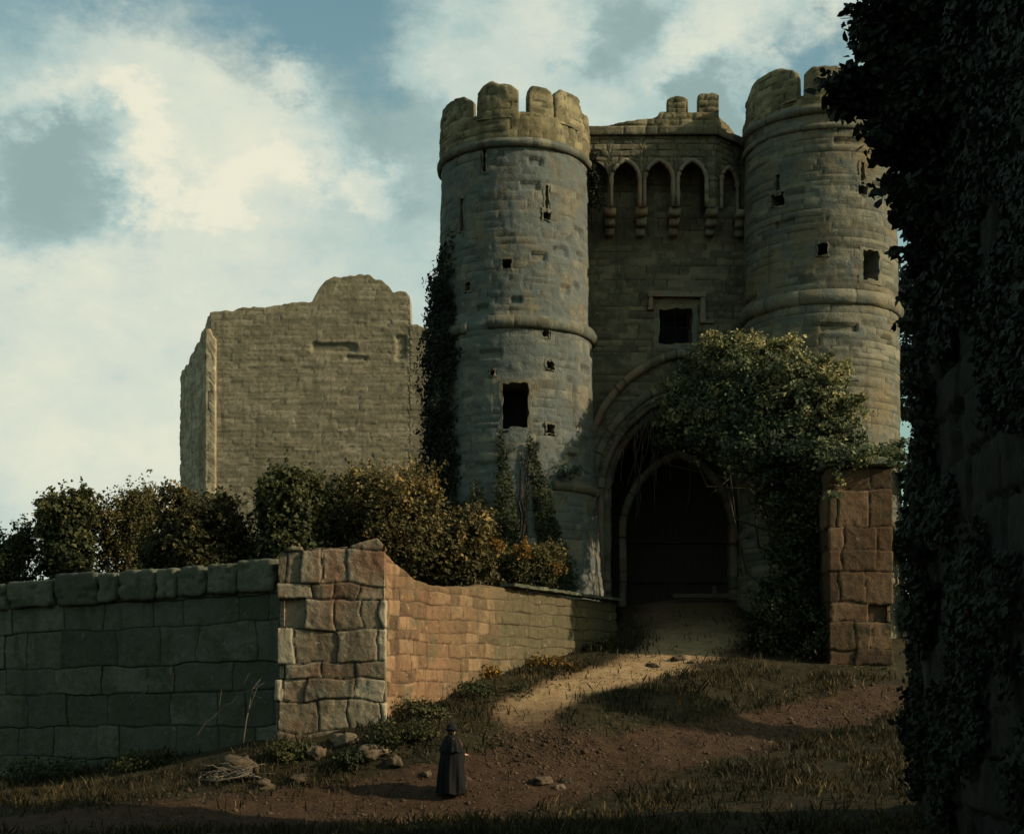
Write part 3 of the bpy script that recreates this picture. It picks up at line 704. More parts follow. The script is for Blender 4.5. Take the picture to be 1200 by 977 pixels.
# machicolation: arcaded box on corbels, its right end canted back
mp0, mp1, mp2 = (X_(686, 54.9), 54.9), (X_(838, 54.9), 54.9), (X_(868, 56), 56.0)
L1 = mp1[0] - mp0[0]; L2 = math.hypot(mp2[0] - mp1[0], mp2[1] - mp1[1])
bays = [(X_(u, 54.9) - mp0[0], .56) for u in (697, 733, 772, 811)] + [(L1 + L2 * .5, .5)]
zleg, zspr = Z_(243, 54.9), Z_(212, 54.9)
def mach_bottom(s):
    z = np.full_like(s, zleg)
    for c, hw in bays:
        x = np.abs(s - c); R = hw * 1.5; off = R - hw
        z = np.where(x < hw, zspr + np.sqrt(np.clip(R * R - (x + off) ** 2, 0, None)), z)
    return z
ztop_m = Z_(158, 54.9)
mach = wall('machicolation', [mp0, mp1, mp2], ztop_m, mach_bottom, M['gatewall'], Masonry(17, 20, 26, (.18, .3), (.3, .6), 8, .03, .04), GH, None, .8, .05, .04, .05, .04, seed=17)
def arcade_mould():
    for c, hw in bays:
        if c < .9: continue
        R = hw * 1.5; off = R - hw; t = np.linspace(0, math.acos(off / R), 14)
        xs = np.r_[[-hw] * 4, (off - R * np.cos(t)), (R * np.cos(t) - off)[::-1][1:], [hw] * 4]; zs = np.r_[np.linspace(zleg, zspr, 5)[:-1], zspr + R * np.sin(t), (zspr + R * np.sin(t))[::-1][1:], np.linspace(zspr, zleg, 5)[1:]]
        if c < L1: pts = np.c_[mp0[0] + c + xs, np.full(len(xs), 54.83), zs]
        else:
            d = (np.array(mp2) - np.array(mp1)) / L2; q = np.array(mp1) + d * (c - L1 + xs)[:, None] + np.array([d[1], -d[0]]) * .07; pts = np.c_[q, zs]
        m_ = MB(); m_.tube(pts, .085 + .012 * RNG.normal(size=len(pts)), 7, RNG.random()); m_.build('arch_mould', M['arch'], mach, joint=True)
arcade_mould()
for k, s0 in enumerate([(bays[i][0] + bays[i + 1][0]) / 2 for i in range(3)] + [L1 - .1, L1 + L2 - .1]):
    if s0 < L1: x, y = mp0[0] + s0, 55.3
    else: x, y = mp2[0] - .1, 55.9
    m_ = MB()
    for i, (dz, dp) in enumerate(((0, .95), (.3, .66), (.6, .36))):
        m_.box((x, 56.0 - dp / 2 + .02 - (.15 if y < 55.5 else 0), zleg - .14 - dz), (.44 - .05 * i, dp, .27), .035)
    o = m_.build('corbel', M['arch'], GH, joint=True)
# cornice and the broken parapet above it
cz_ = ztop_m
wall('cornice', [(mp0[0], 54.72), (mp1[0] + .06, 54.72), (mp2[0] + .1, 55.9)], cz_ + .27, cz_ - .05, M['gatewall'], Masonry(19, 20, 28, (.4, .5), (.5, 1.0), 8, .04, .02), GH, None, .9, .06, .04, .04, .05, seed=19, crown=.03)
pz = interp([0, .6, .65, 1.0, 2.8, 2.9, 3.4, L1 - .02, L1 + .02, L1 + L2], [Z_(150, 55), Z_(152, 55), Z_(148, 55), Z_(146, 55), Z_(138, 55), Z_(132, 55), Z_(131, 55), Z_(134, 55), Z_(132, 55), Z_(153, 55)])
wall('parapet', [(mp0[0], 54.86), (mp1[0], 54.86), mp2], pz, cz_ + .22, M['parapet'], Masonry(23, 20, 28, (.16, .28), (.25, .6), 8, .035, .05), GH, None, .55, .055, .05, .06, .07, seed=23, ragged=.12)
for u0, u1, v0 in ((782, 806, 114), (818, 842, 110)):
    wall('merlon', [(X_(u0, 55), 54.9), (X_(u1, 55), 54.9)], lambda s, v0=v0: Z_(v0, 55) - .12 * np.abs(s / .4 - 1) ** 3, Z_(137, 55), M['parapet'], Masonry(29 + u0, 20, 28, (.2, .28), (.3, .5), 3, .035, .04), GH, None, .5, .055, .05, .06, .06, seed=u0, ragged=.1)
# low rear block closing the gatehouse so that the sky does not show through the gate wall
wall('rear_wall', [(gx0, 64.3), (gx1, 64.3)], Z_(190, 60), 4.0, M['gatewall'], Masonry(57, 4, 26, (.25, .4), (.5, .9), 10, .03, .05), GH, None, .6, .3, .02, .03, .05, seed=57)
mb = MB(); mb.box(((gx0 + gx1) / 2, 60.2, Z_(190, 58)), (gx1 - gx0 - .6, 7.8, .3)); mb.build('roof', M['gatewall'], GH, joint=True, smooth=False)

# ------------------------------------------------------------------ ruin on the left
YR = 75.0
rx0, rx1 = X_(246, YR), X_(512, YR); sx, sy = X_(211, 80.5), 80.5
RU = root('ruined_keep', ((rx0 + rx1) / 2, YR, 5.5), 'roofless square ruin of pale brown masonry with a ragged broken top', 'ruin')
def px(us, vs, Y): return interp([X_(u, Y) - rx0 for u in us], [Z_(v, Y) for v in vs])
ft = px([246, 300, 366, 371, 378, 392, 412, 432, 447, 456, 460, 476, 481, 476, 479, 486, 503, 512], [368, 361, 352, 343, 333, 325, 321, 323, 328, 334, 341, 340, 346, 366, 378, 379, 386, 389], YR)
wall('front_wall', [(rx0, YR), (rx1, YR)], ft, 4.5, M['ruin'], Masonry(33, 4, 26, (.14, .3), (.35, 1.2), 14, .035, .1), RU, None, 1.5, .07, .016, .03, .022, seed=33, ragged=.22,
     dents=[(X_(u, YR) - rx0, Z_(v, YR), w * YR / F, h * YR / F, dd) for u, v, w, h, dd in ((392, 407, 24, 5, .12), (420, 420, 14, 3, .1), (470, 408, 6, 14, .1))])
sl = math.hypot(rx0 - sx, YR - sy)
wall('side_wall', [(sx, sy), (rx0, YR)], interp([0, sl * .3, sl * .55, sl * .8, sl], [Z_(437, 80), Z_(425, 79), Z_(402, 77), Z_(385, 76), Z_(369, YR)]), 4.5, M['ruin_pale_lit'], Masonry(34, 4, 26, (.14, .3), (.35, .9), 14, .035, .08), RU, None, 1.5, .1, .03, .05, .1, seed=34, ragged=.4)
wall('buttress', [(rx0 - .25, YR - .15), (rx0 + .35, YR - .15)], lambda s: Z_(392, YR) + 0 * s, 4.5, M['ruin_pale_lit'], Masonry(35, 4, 26, (.3, .5), (.4, .7), 14, .04, .05), RU, None, .5, .1, .03, .05, .06, seed=35, ragged=1.2)
wall('return_wall', [(rx1, YR), (rx1 + .5, YR + 8)], Z_(400, YR), 4.5, M['ruin'], Masonry(36, 4, 26, (.3, .5), (.4, .9), 14, .04, .05), RU, None, 1.2, .2, .05, .08, .1, seed=36, ragged=.5)

# ------------------------------------------------------------------ boundary wall, corner pier, ramp wall
lwL = float(np.linalg.norm(LW1 - LW0)); lwD = (LW1 - LW0) / lwL
BW = root('boundary_wall', (*((LW0 + LW1) / 2), 0), 'dark mossy boundary wall of huge squared blocks, shaded, bushes behind', 'wall')
ztl0, ztl1 = Z_(716, 45.2), Z_(691, 38.35); ztl0 = ztl1 + (ztl0 - ztl1) * 2.2
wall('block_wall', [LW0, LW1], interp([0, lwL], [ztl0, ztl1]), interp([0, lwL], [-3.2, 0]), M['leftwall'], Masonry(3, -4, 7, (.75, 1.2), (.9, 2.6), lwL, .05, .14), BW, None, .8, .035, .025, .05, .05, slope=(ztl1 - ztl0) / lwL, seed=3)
def on_lw(u):
    # point of the wall line seen at column u
    k = (u - 600) / F; t = (k * LW0[1] - LW0[0]) / (lwD[0] - k * lwD[1]); return LW0 + lwD * t, t
r_c = np.random.default_rng(77); lwang = math.atan2(lwD[1], lwD[0])
for k, (u0, u1, dh) in enumerate([(-330, -278, .85), (-277, -240, .85), (-239, -190, .9), (-189, -150, .85), (-149, -118, .9), (-117, -72, .85), (-71, -39, .85), (-38, 11, .8), (12, 65, .84), (67, 117, .95), (118, 140, .9), (142, 186, .93), (187, 209, .9), (211, 244, .92), (246, 280, .92), (281, 323, .95)]):
    (a, ta), (b, tb) = on_lw(u0), on_lw(u1); c = (a + b) / 2; zt = ztl0 + (ztl1 - ztl0) * (ta + tb) / 2 / lwL
    n = np.array([lwD[1], -lwD[0]])
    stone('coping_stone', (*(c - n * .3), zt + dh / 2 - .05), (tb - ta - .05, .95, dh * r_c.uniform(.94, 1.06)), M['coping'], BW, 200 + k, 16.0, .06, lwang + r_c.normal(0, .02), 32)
# corner pier
pl_x, pr_x = X_(325, 38), X_(451.5, 38)
zp = interp([0, 1.2, 1.6, 3.0, 4.0, 4.12, 6], [Z_(648, 38), Z_(650, 38), Z_(651, 38), Z_(642, 38), Z_(640, 38), Z_(645, 38), Z_(655, 38)])
CP = wall('corner_pier', [(pl_x, 39.6), (pl_x, 38.0), (pr_x, 38.0), (pr_x, 39.6)], lambda s: np.interp(s, [0, 1.6, 2.0, 3.1, 4.3, 4.51, 6.2], [Z_(660, 38), Z_(652, 38), Z_(640, 38), Z_(641, 38), Z_(631, 38), Z_(640, 38), Z_(660, 38)]), 0.0, M['pier'],
     Masonry(13, 0, 7, (.4, 1.0), (.35, 1.4), 8, .042, .2), None, (pl_x, 38, 0), closed=True, step=.034, relief=.045, block=.12, rough=.06, seed=13, ragged=.12)
tag(CP, 'tall corner pier of pale lichened broken blocks, its edge chipped, between the two low walls', 'pier')
rwL = float(np.linalg.norm(TW - PR))
a_ = np.array([pr_x - .05, 38.5]); rl = float(np.linalg.norm(TW - a_))
RW = wall('ramp_wall', [a_, TW], lambda s: np.interp(s, [0, .8, 1.6, 3, 6, rl], [Z_(648, 38.5), Z_(664, 39), Z_(682, 40), Z_(688, 41.2), Z_(690, 44.5), Z_(708, 51.8)]), lambda s: np.interp(s, [0, rl], [.8, 3.4]), M['ramp_wall'],
     Masonry(14, 0, 8, (.28, .46), (.35, .85), rl + 1, .032, .12), None, (a_[0], a_[1], 1), thick=.7, step=.042, relief=.035, block=.055, rough=.07, seed=14, ragged=.1)
tag(RW, 'sunlit reddish stone wall beside the ramp running up to the left tower', 'wall')
m_ = MB(); f = np.linspace(.45, 1, 26)      # thin coping ledge along the upper end of the ramp wall
LG = np.array([a_ + (TW - a_) * t for t in f]); nn = (TW - a_) / rl; nn = np.array([nn[1], -nn[0]])
for i in range(25):
    c = (LG[i] + LG[i + 1]) / 2 + nn * .05; z = np.interp((f[i] + f[i + 1]) / 2 * rl, [0, .8, 1.6, 3, 6, rl], [0, 0, 0, 0, Z_(688, 44.5), Z_(706, 51.8)])
    if f[i] * rl < 6: continue
    v, q = box((0, 0, 0), (np.linalg.norm(LG[i + 1] - LG[i]) * .97, .5, .1), .02); an = math.atan2(*(TW - a_)[::-1])
    v = np.stack([v[:, 0] * math.cos(an) - v[:, 1] * math.sin(an), v[:, 0] * math.sin(an) + v[:, 1] * math.cos(an), v[:, 2]], -1) + np.array([*c, z + .08]); m_.add(v, q, RNG.random())
m_.build('ledge', M['coping'], RW, joint=True, smooth=False)

# ------------------------------------------------------------------ right hand pier and wing wall
PY = 46.5; pa, pb = X_(972, PY), X_(1046, PY)
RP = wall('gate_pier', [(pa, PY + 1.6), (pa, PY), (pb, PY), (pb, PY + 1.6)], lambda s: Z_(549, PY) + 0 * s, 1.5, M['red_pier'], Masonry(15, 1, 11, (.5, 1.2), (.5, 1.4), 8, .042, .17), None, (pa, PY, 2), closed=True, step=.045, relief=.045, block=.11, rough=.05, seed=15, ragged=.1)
tag(RP, 'square pier of dark red blocks under the ivy, right of the ramp', 'pier')
stone('cap_stone', ((pa + pb) / 2, PY + .75, Z_(541, PY)), (pb - pa + .3, 1.9, .34), M['coping'], RP, 41, 7, .06, 0, 18)
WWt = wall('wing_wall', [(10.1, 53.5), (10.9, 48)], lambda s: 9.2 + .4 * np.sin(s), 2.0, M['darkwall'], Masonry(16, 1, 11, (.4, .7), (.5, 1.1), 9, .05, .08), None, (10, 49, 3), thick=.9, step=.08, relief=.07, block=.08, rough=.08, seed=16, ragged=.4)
tag(WWt, 'dark ivy smothered side wall joining the red pier to the right tower', 'wall')

# ------------------------------------------------------------------ foreground ruin wall on the right
fw = [(X_(1062, 30), 31.4), (X_(1062, 30) - .02, 30.0), (7.15, 17.0)]
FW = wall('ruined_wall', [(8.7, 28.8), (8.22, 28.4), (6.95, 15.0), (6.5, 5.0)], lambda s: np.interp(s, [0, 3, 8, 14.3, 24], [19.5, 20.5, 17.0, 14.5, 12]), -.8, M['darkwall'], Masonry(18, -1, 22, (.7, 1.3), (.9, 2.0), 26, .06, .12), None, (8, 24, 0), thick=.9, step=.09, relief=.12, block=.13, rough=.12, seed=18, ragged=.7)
tag(FW, 'towering dark ruined wall in deep shade at the right of the foreground path', 'wall')

# ------------------------------------------------------------------ planting
def bush(name, u, v, Y, hw, hh, mat, n, label, seed, group=None, base=None, size=.14, bias=0.0, extra=()):
    r = np.random.default_rng(seed); c = P(u, v, Y); a, b = hw * Y / F, hh * Y / F
    zb = base if base is not None else float(tz(c[0], c[1]))
    o = root(name, (c[0], c[1], zb), label, 'bush', group)
    bl = [(c[0], c[1], c[2] - b * .1, a * .86, a * .8, b * .86, bias), (c[0], c[1], c[2] - b * .6, a * .95, a * .7, b * .5, bias - .1)]
    for k in range(11):
        t = r.uniform(0, 2 * np.pi); e = r.uniform(-.35, 1.0)
        q = r.uniform(.3, .5)
        bl.append((c[0] + a * .72 * math.cos(t), c[1] + a * .5 * math.sin(t), c[2] + b * .7 * e, a * q, a * q, b * q, bias + r.normal(0, .08) + .24 * e))  # higher lobes golder: autumn leaf colour plus sun painted on the crown
    for (du, dv, q) in extra:
        w = P(u + du, v + dv, Y); bl.append((w[0], w[1], w[2], a * q, a * q, b * q * .9, bias + .05))
    lv, lf, lt = clump(bl, int(n * 2.0), size, r)
    PP = []                                                    # stray shoots
    for b_ in bl[2:]:
        for q in range(4):
            d_ = r.normal(size=3); d_[2] = abs(d_[2]) + .3; d_ /= np.linalg.norm(d_); g = r.uniform(.8, 1.75, 20)[:, None]
            PP.append(np.array(b_[:3]) + d_ * g * np.array(b_[3:6]) + r.normal(0, .05, (20, 3)))
    PP = np.concatenate(PP); sv, sf, st = leaves(PP, r.normal(size=PP.shape) + np.array([0, 0, .4]), size * r.uniform(.5, 1.2, len(PP)), np.clip(r.normal(.6 + bias, .2, len(PP)), 0, 1), r)
    lf = np.concatenate([lf, sf + len(lv)]); lv = np.concatenate([lv, sv]); lt = np.concatenate([lt, st])
    mk('foliage', lv, lf, mat, o, None, False, {'tone': lt})
    m_ = MB(); branchset(m_, (c[0], c[1], zb - .1), [np.array(x[:3]) for x in bl], .07, r); m_.build('stems', M['bark'], o)
    return o
G_ = 'bushes growing along the terrace behind the walls'
bush('bush', 6, 655, 47.5, 34, 46, M['lf_dark'], 4200, 'dark bush at the far left end behind the boundary wall', 301, G_, size=0.12)
bush('bush', 78, 632, 47, 31, 52, M['lf_dark'], 5600, 'round dark green bush behind the boundary wall, second from its left end', 302, G_, size=0.17, bias=.03)
bush('bush', 147, 618, 48.5, 37, 62, M['lf_olive'], 7500, 'tallest olive brown bush behind the middle of the boundary wall', 303, G_, size=0.105, bias=.18)
bush('bush', 245, 630, 44.5, 54, 62, M['lf_gold'], 9000, 'broad dark bush with golden top just left of the ruin corner', 304, G_, size=0.15, bias=-.1)
bush('bush', 338, 614, 44, 38, 64, M['lf_dark'], 6500, 'dark green bush rising behind the corner pier', 305, G_, size=0.175, bias=.08)
bush('bush', 394, 604, 46.5, 34, 56, M['lf_olive'], 6000, 'olive green bush between pier and golden bush, below the ruin', 306, G_, size=0.115)
bush('bush', 464, 606, 44.5, 52, 60, M['lf_gold'], 9000, 'big golden brown bush below the right half of the ruin', 307, G_, size=0.13, bias=.06)
bush('bush', 520, 640, 46, 50, 52, M['lf_gold'], 6500, 'sprawling rust coloured bush tumbling over the ramp wall', 308, G_, size=0.155, extra=((-40, 25, .5), (30, 25, .5), (-10, 40, .5), (45, 38, .4)))
bush('bush', 612, 664, 48.6, 40, 24, M['lf_olive'], 3200, 'low olive weeds on top of the ramp wall by the left tower', 309, G_, size=.11)
bush('bush', 200, 662, 45.5, 30, 34, M['lf_dark'], 2800, 'low dark bush peeping over coping stones, between olive and broad bushes', 310, G_)
# flowers
def tuft(name, u, v, Y, hw, hh, mat, n, label, cat, seed, size=.09, group=None, bias=0.0):
    r = np.random.default_rng(seed); c = P(u, v, Y); a, b = hw * Y / F, hh * Y / F
    o = root(name, (c[0], c[1], c[2] - b), label, cat, group)
    bl = [(c[0] + r.normal(0, .4) * a, c[1] + r.normal(0, .25) * a, c[2] + r.uniform(-.5, .5) * b, a * .5, a * .45, b * .55, bias) for _ in range(5)]
    lv, lf, lt = clump(bl, n, size, r, 12); mk('foliage', lv, lf, mat, o, None, False, {'tone': lt})
    m_ = MB(); branchset(m_, (c[0], c[1], c[2] - b * 1.2), [x[:3] for x in bl], .02, r, 5); m_.build('stems', M['bark'], o)
    return o
tuft('flower_clump', 583, 640, 46.6, 13, 9, M['lf_flower'], 420, 'clump of yellow orange flowers in the weeds above ramp wall', 'flowers', 321, .09)
tuft('flower_clump', 614, 645, 47.6, 10, 14, M['lf_flower'], 380, 'upright spray of orange flowers at the foot of the left tower', 'flowers', 322, .09)
tuft('flower_clump', 640, 664, 48.2, 20, 9, M['lf_flower'], 320, 'faded low ochre flowers on the ramp wall ledge nearest the gate', 'flowers', 323, .09, bias=-.15)
tuft('ledge_plant', 668, 553, 52.0, 16, 8, M['lf_blue'], 380, 'blue green tuft growing on the lower ledge of left tower', 'plant', 324, .1)
tuft('weed', 570, 812, 42, 34, 22, M['lf_dark'], 1500, 'dark weed clump at the foot of the ramp wall', 'weed', 325, .1)
tuft('weed', 470, 862, 37.0, 40, 20, M['lf_olive'], 1500, 'brown bramble patch at the foot of the corner pier', 'weed', 326, .1, bias=-.2)
tuft('weed', 700, 760, 49.5, 26, 14, M['lf_olive'], 900, 'yellowish weeds beside the ramp near the left tower base', 'weed', 327, .1)

for k, (u, v, Y, a, b, mt, lb) in enumerate([(60, 905, 41.5, 60, 16, 'lf_dark', 'dark undergrowth at the left foot of the boundary wall'), (175, 893, 39.6, 46, 15, 'lf_olive', 'brown brambly undergrowth at the middle foot of the boundary wall'), (345, 880, 37, 34, 14, 'lf_olive', 'low brambles at the left foot of the corner pier'),
      (410, 890, 36.4, 30, 12, 'lf_dark', 'low dark weeds between fallen stones below the corner pier'), (500, 838, 39, 44, 18, 'lf_olive', 'tangled weeds on the bank behind the cloaked walker'), (640, 782, 46, 30, 12, 'lf_flower', 'golden dry weeds along the ramp edge below the ramp wall'), (560, 792, 43.5, 26, 12, 'lf_flower', 'golden weeds against the middle of the ramp wall foot'),
      (1010, 796, 46.2, 36, 14, 'lf_dark', 'dark weeds at the foot of the red pier')]):
    tuft('weed', u, v, Y, a, b, M[mt], 1300, lb, 'weed', 500 + k, .1, None, -.22 if mt == 'lf_flower' else -.05)
tuft('ivy', 694, 205, 54.6, 9, 50, M['lf_black'], 1500, 'narrow dark ivy clump in the corner between left tower and corbelled arcade', 'ivy', 520, .13)
def ivy_on_tower(name, T, mask, n, size, depth, mat, label, seed, zr, thr, parts=True, origin=None):
    r = np.random.default_rng(seed); th = r.uniform(*thr, n * 3); z = r.uniform(*zr, n * 3); w = mask(th, z)
    k = r.random(n * 3) < w; th, z, w = th[k][:n], z[k][:n], w[k][:n]
    lump = fbm(th * 6, z * 1.6, 0, seed, 4)
    d = r.uniform(0, 1, len(th)) * depth * np.clip(.6 + lump, .15, 1.4) * np.minimum(1, w * 1.6)
    p = T.pt(th, z, d); nr = np.stack([np.sin(th), -np.cos(th), 0 * th + .3], -1) + r.normal(size=(len(th), 3)) * .55
    t = np.clip(.42 + .35 * lump + r.normal(0, .12, len(th)), 0, 1)
    lv, lf, lt = leaves(p, nr, size * r.uniform(.6, 1.3, len(th)), t, r)
    o = root(name, tuple(T.pt(np.mean(th), zr[0])), label, 'ivy')
    mk('foliage', lv, lf, mat, o, None, False, {'tone': lt})
    m_ = MB()
    for q in range(5):
        zz = np.linspace(zr[0], zr[0] + (zr[1] - zr[0]) * r.uniform(.6, .9), 14); tt = np.mean(th) + (q - 2) * .06 + np.cumsum(r.normal(0, .02, 14))
        m_.tube(T.pt(tt, zz, .05), np.linspace(.07, .02, 14), 5)
    m_.build('stems', M['bark'], o)
    return o
zi0, zi1 = Z_(580, 54), Z_(278, 54.5)
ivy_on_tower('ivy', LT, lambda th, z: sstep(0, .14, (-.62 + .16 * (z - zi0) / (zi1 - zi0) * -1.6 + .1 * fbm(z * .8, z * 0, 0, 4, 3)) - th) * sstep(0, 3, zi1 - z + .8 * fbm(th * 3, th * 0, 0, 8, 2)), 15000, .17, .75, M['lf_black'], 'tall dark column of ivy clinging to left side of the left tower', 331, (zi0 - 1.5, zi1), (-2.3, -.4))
def spire(T, u, v0, v1, wpx):
    t0, z0 = T.at(u[0], v0); t1, z1 = T.at(u[1], v1)
    return lambda th, z: (np.clip((z - min(z0, z1)) / abs(z1 - z0), 0, 1) <= 1) * (np.abs(th - np.interp(z, [z1, z0], [t1, t0])) < (wpx / 86.) * np.clip((z0 - z) / (z0 - z1), 0, 1) ** .7) * (z < z0) * 1.0
s1, s2, s3 = spire(LT, (587, 598), 500, 670, 15), spire(LT, (620, 655), 512, 680, 17), spire(LT, (560, 570), 560, 680, 22)
zb0 = LT.at(600, 690)[1]; zb1 = LT.at(600, 500)[1]
ivy_on_tower('climbing_plant', LT, lambda th, z: np.maximum(s1(th, z), np.maximum(s2(th, z), s3(th, z))), 5200, .13, .5, M['lf_dark'], 'pointed green climbers spreading up the base of the left tower', 332, (zb0, zb1), (-.75, .75))

# ivy mass over the gateway
def ivy_mass():
    r = np.random.default_rng(341)
    o = root('ivy', (10.2, 48, 4.0), 'great spreading ivy bush tumbling over the right half of the gate arch', 'ivy')
    B = []  # per-lobe tone: top lobes lightened to paint sunlit leaves, lower ones darker
    for u, v, Y, a, b, t in [(784, 455, 54, 14, 12, .2), (980, 440, 49, 18, 14, .25), (920, 398, 51, 18, 10, .25), (835, 404, 53, 18, 10, .25), (1002, 478, 48.6, 14, 18, .2), (776, 515, 54, 12, 16, -.1), (850, 438, 53.0, 46, 32, .1), (815, 470, 53.2, 38, 42, .02), (792, 498, 53.8, 20, 24, -.05), (895, 428, 51.5, 48, 30, .14), (940, 442, 50.2, 40, 30, .08), (880, 480, 51.0, 58, 42, -.05), (935, 488, 49.6, 48, 38, .0), (970, 480, 49.2, 28, 34, .1), (985, 512, 48.6, 30, 22, .0), (900, 528, 49.8, 56, 28, -.18), (960, 534, 48.6, 50, 20, -.1), (1020, 532, 47.6, 36, 11, .02), (1060, 528, 48, 22, 10, .0), (985, 540, 46.6, 18, 12, .05), (1015, 534, 46.4, 24, 9, .1), (1044, 538, 46.6, 16, 12, .05), (978, 572, 46.3, 8, 18, .0), (850, 512, 52.2, 46, 26, -.15), (870, 410, 52.2, 36, 16, .2), (975, 430, 49.8, 20, 14, .2)]:
        p = P(u, v, Y); B.append((p[0], p[1], p[2], a * Y / F, a * .8 * Y / F, b * Y / F, t))
    lv, lf, lt = clump(B, 30000, .16, r, 22, (.6, 1.05), .17); mk('foliage', lv, lf, M['lf_ivy'], o, None, False, {'tone': lt})
    m_ = MB(); branchset(m_, (10.3, 50, 4.2), [b[:3] for b in B], .055, r, 9); m_.build('stems', M['bark'], o)
    B = []
    for u, v, Y, a, b, t in [(925, 575, 49.2, 42, 42, -.1), (940, 620, 48.8, 32, 44, -.1), (930, 665, 48.4, 34, 46, -.12), (915, 715, 48.0, 40, 44, -.15), (955, 745, 47.6, 36, 36, -.15), (908, 752, 48.2, 38, 26, -.1), (960, 590, 48.2, 20, 40, -.1)]:
        p = P(u, v, Y); B.append((p[0], p[1], p[2], a * Y / F, a * .8 * Y / F, b * Y / F, t))
    lv, lf, lt = clump(B, 16000, .15, r, 22, (.5, 1.05), .17); mk('trailing_foliage', lv, lf, M['lf_dark'], o, None, False, {'tone': lt})
ivy_mass()

# ivy and tree boughs over the foreground wall
def fore_ivy():
    r = np.random.default_rng(351)
    o = root('ivy_tree', (8.0, 28, .3), 'nearly black leafy ivy tree overhanging from the right edge against the sky', 'tree')
    B = []
    for u, v, Y, a, b in [(1120, 20, 28, 90, 60), (1060, 20, 28, 40, 30), (1030, 45, 28, 26, 16), (1075, 80, 28, 50, 40), (1020, 108, 28, 36, 22), (990, 98, 28, 16, 12), (1060, 130, 28, 45, 34), (1130, 120, 27, 80, 70), (1060, 175, 28.5, 26, 18), (1042, 168, 28.5, 14, 10),
                            (1090, 210, 29, 34, 30), (1066, 235, 29, 16, 12), (1130, 240, 27, 60, 60), (1098, 270, 29.3, 22, 28), (1106, 320, 29.5, 18, 34), (1108, 380, 29.7, 16, 40), (1106, 440, 29.7, 14, 40), (1100, 500, 29.8, 12, 36), (1096, 560, 29.9, 10, 34), (1092, 620, 30, 8, 30), (1086, 690, 30, 8, 34), (1160, 330, 25, 46, 60), (1190, 60, 25, 60, 70), (1200, 180, 24.5, 50, 60), (1130, 400, 27.5, 28, 50), (1180, 480, 24, 26, 40), (1080, 760, 30.1, 8, 40), (1072, 840, 30.2, 10, 50), (1078, 910, 29.6, 12, 26)]:
        Y -= 1.4; p = P(u, v, Y); B.append((p[0], p[1], p[2], a * Y / F, max(.35, a * .8 * Y / F), b * Y / F, r.normal(0, .08)))
    lv, lf, lt = clump(B, 40000, .16, r, 20, (.3, 1.0), .15, kind='hex')
    tw = MB(); PP, NN = [], []                                 # leafy sprays reaching out against the sky
    for u, v in [(1003, 8), (1006, 32), (985, 22), (1012, 52), (1000, 62), (1020, 78), (996, 84), (976, 92), (966, 104), (968, 122), (985, 132), (1004, 128), (1016, 146), (1012, 160), (1034, 150), (1022, 172), (1030, 186), (1046, 196), (1040, 214), (1028, 232), (1052, 250), (1062, 268), (1058, 300), (1068, 318), (1068, 345), (1074, 380), (1080, 410), (1076, 450), (1078, 500), (1074, 545), (1074, 590), (1070, 640), (1070, 680)]:
        Y = 26.8 + r.normal(0, .3); T_ = P(u, v, Y); A = P(u + r.uniform(60, 95) * (1 if v < 240 else .4), v + r.uniform(-5, 30), Y + r.uniform(-.3, .6))
        for q in range(3):
            t0 = T_ + r.normal(0, .13, 3) * (q > 0); f = np.linspace(0, 1, 8)[:, None]; p = A + (t0 - A) * f; p[:, 2] += .12 * np.sin(f[:, 0] * np.pi); tw.tube(p, np.linspace(.02, .006, 8), 4)
            g = r.uniform(.25, 1.04, 26); PP.append(A + (t0 - A) * g[:, None] + r.normal(0, .085, (26, 3))); NN.append(r.normal(size=(26, 3)) + np.array([-.2, -.7, .5]))
    PP, NN = np.concatenate(PP), np.concatenate(NN); a3 = leaves(PP, NN, .2 * r.uniform(.6, 1.25, len(PP)), np.clip(r.normal(.45, .2, len(PP)), 0, 1), r, 'hex')
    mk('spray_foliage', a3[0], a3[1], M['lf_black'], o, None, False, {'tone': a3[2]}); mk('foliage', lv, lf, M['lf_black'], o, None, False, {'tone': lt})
    t = r.random(60000) ; y = 28.8 - 13 * t ** 1.4; x = np.interp(y, [15, 28.4, 28.8], [6.95, 8.22, 8.7]); z = r.uniform(-.5, 19, 60000)
    lump = fbm(y * .5, z * .5, 0, 61, 4); k = (lump + .32 * sstep(4, 12, z) + .3 * sstep(26, 28.6, y)) > .06 ; y, x, z, lump = y[k], x[k], z[k], lump[k]; n = len(x)
    d = r.random(n) * .4 * np.clip(.5 + lump * 1.5, .2, 1.2)
    lv2, lf2, lt2 = leaves(np.c_[x - d, y, z], np.c_[-np.ones(n), 0 * y, .3 + 0 * y] + r.normal(size=(n, 3)) * .5, .15 * r.uniform(.6, 1.3, n), np.clip(.4 + .4 * lump + r.normal(0, .12, n), 0, 1), r, 'hex')
    mk('clinging_foliage', lv2, lf2, M['lf_black'], o, None, False, {'tone': lt2})
    m_ = MB(); tr = P(1100, 900, 29.4); zz = np.linspace(0, 19, 16); m_.tube(np.c_[8.1 + .1 * np.sin(zz * .9), 27.4 - .3 * np.cos(zz * .6), zz], np.linspace(.15, .05, 16), 8)
    m_.build('trunk', M['bark'], o)
    m_ = tw
    for b in B[:21]: branchset(m_, (8.0, 26.6, b[2] - r.uniform(.5, 1.5)), [b[:3]], .05, r, 6)
    m_.build('branches', M['bark'], o)
fore_ivy()

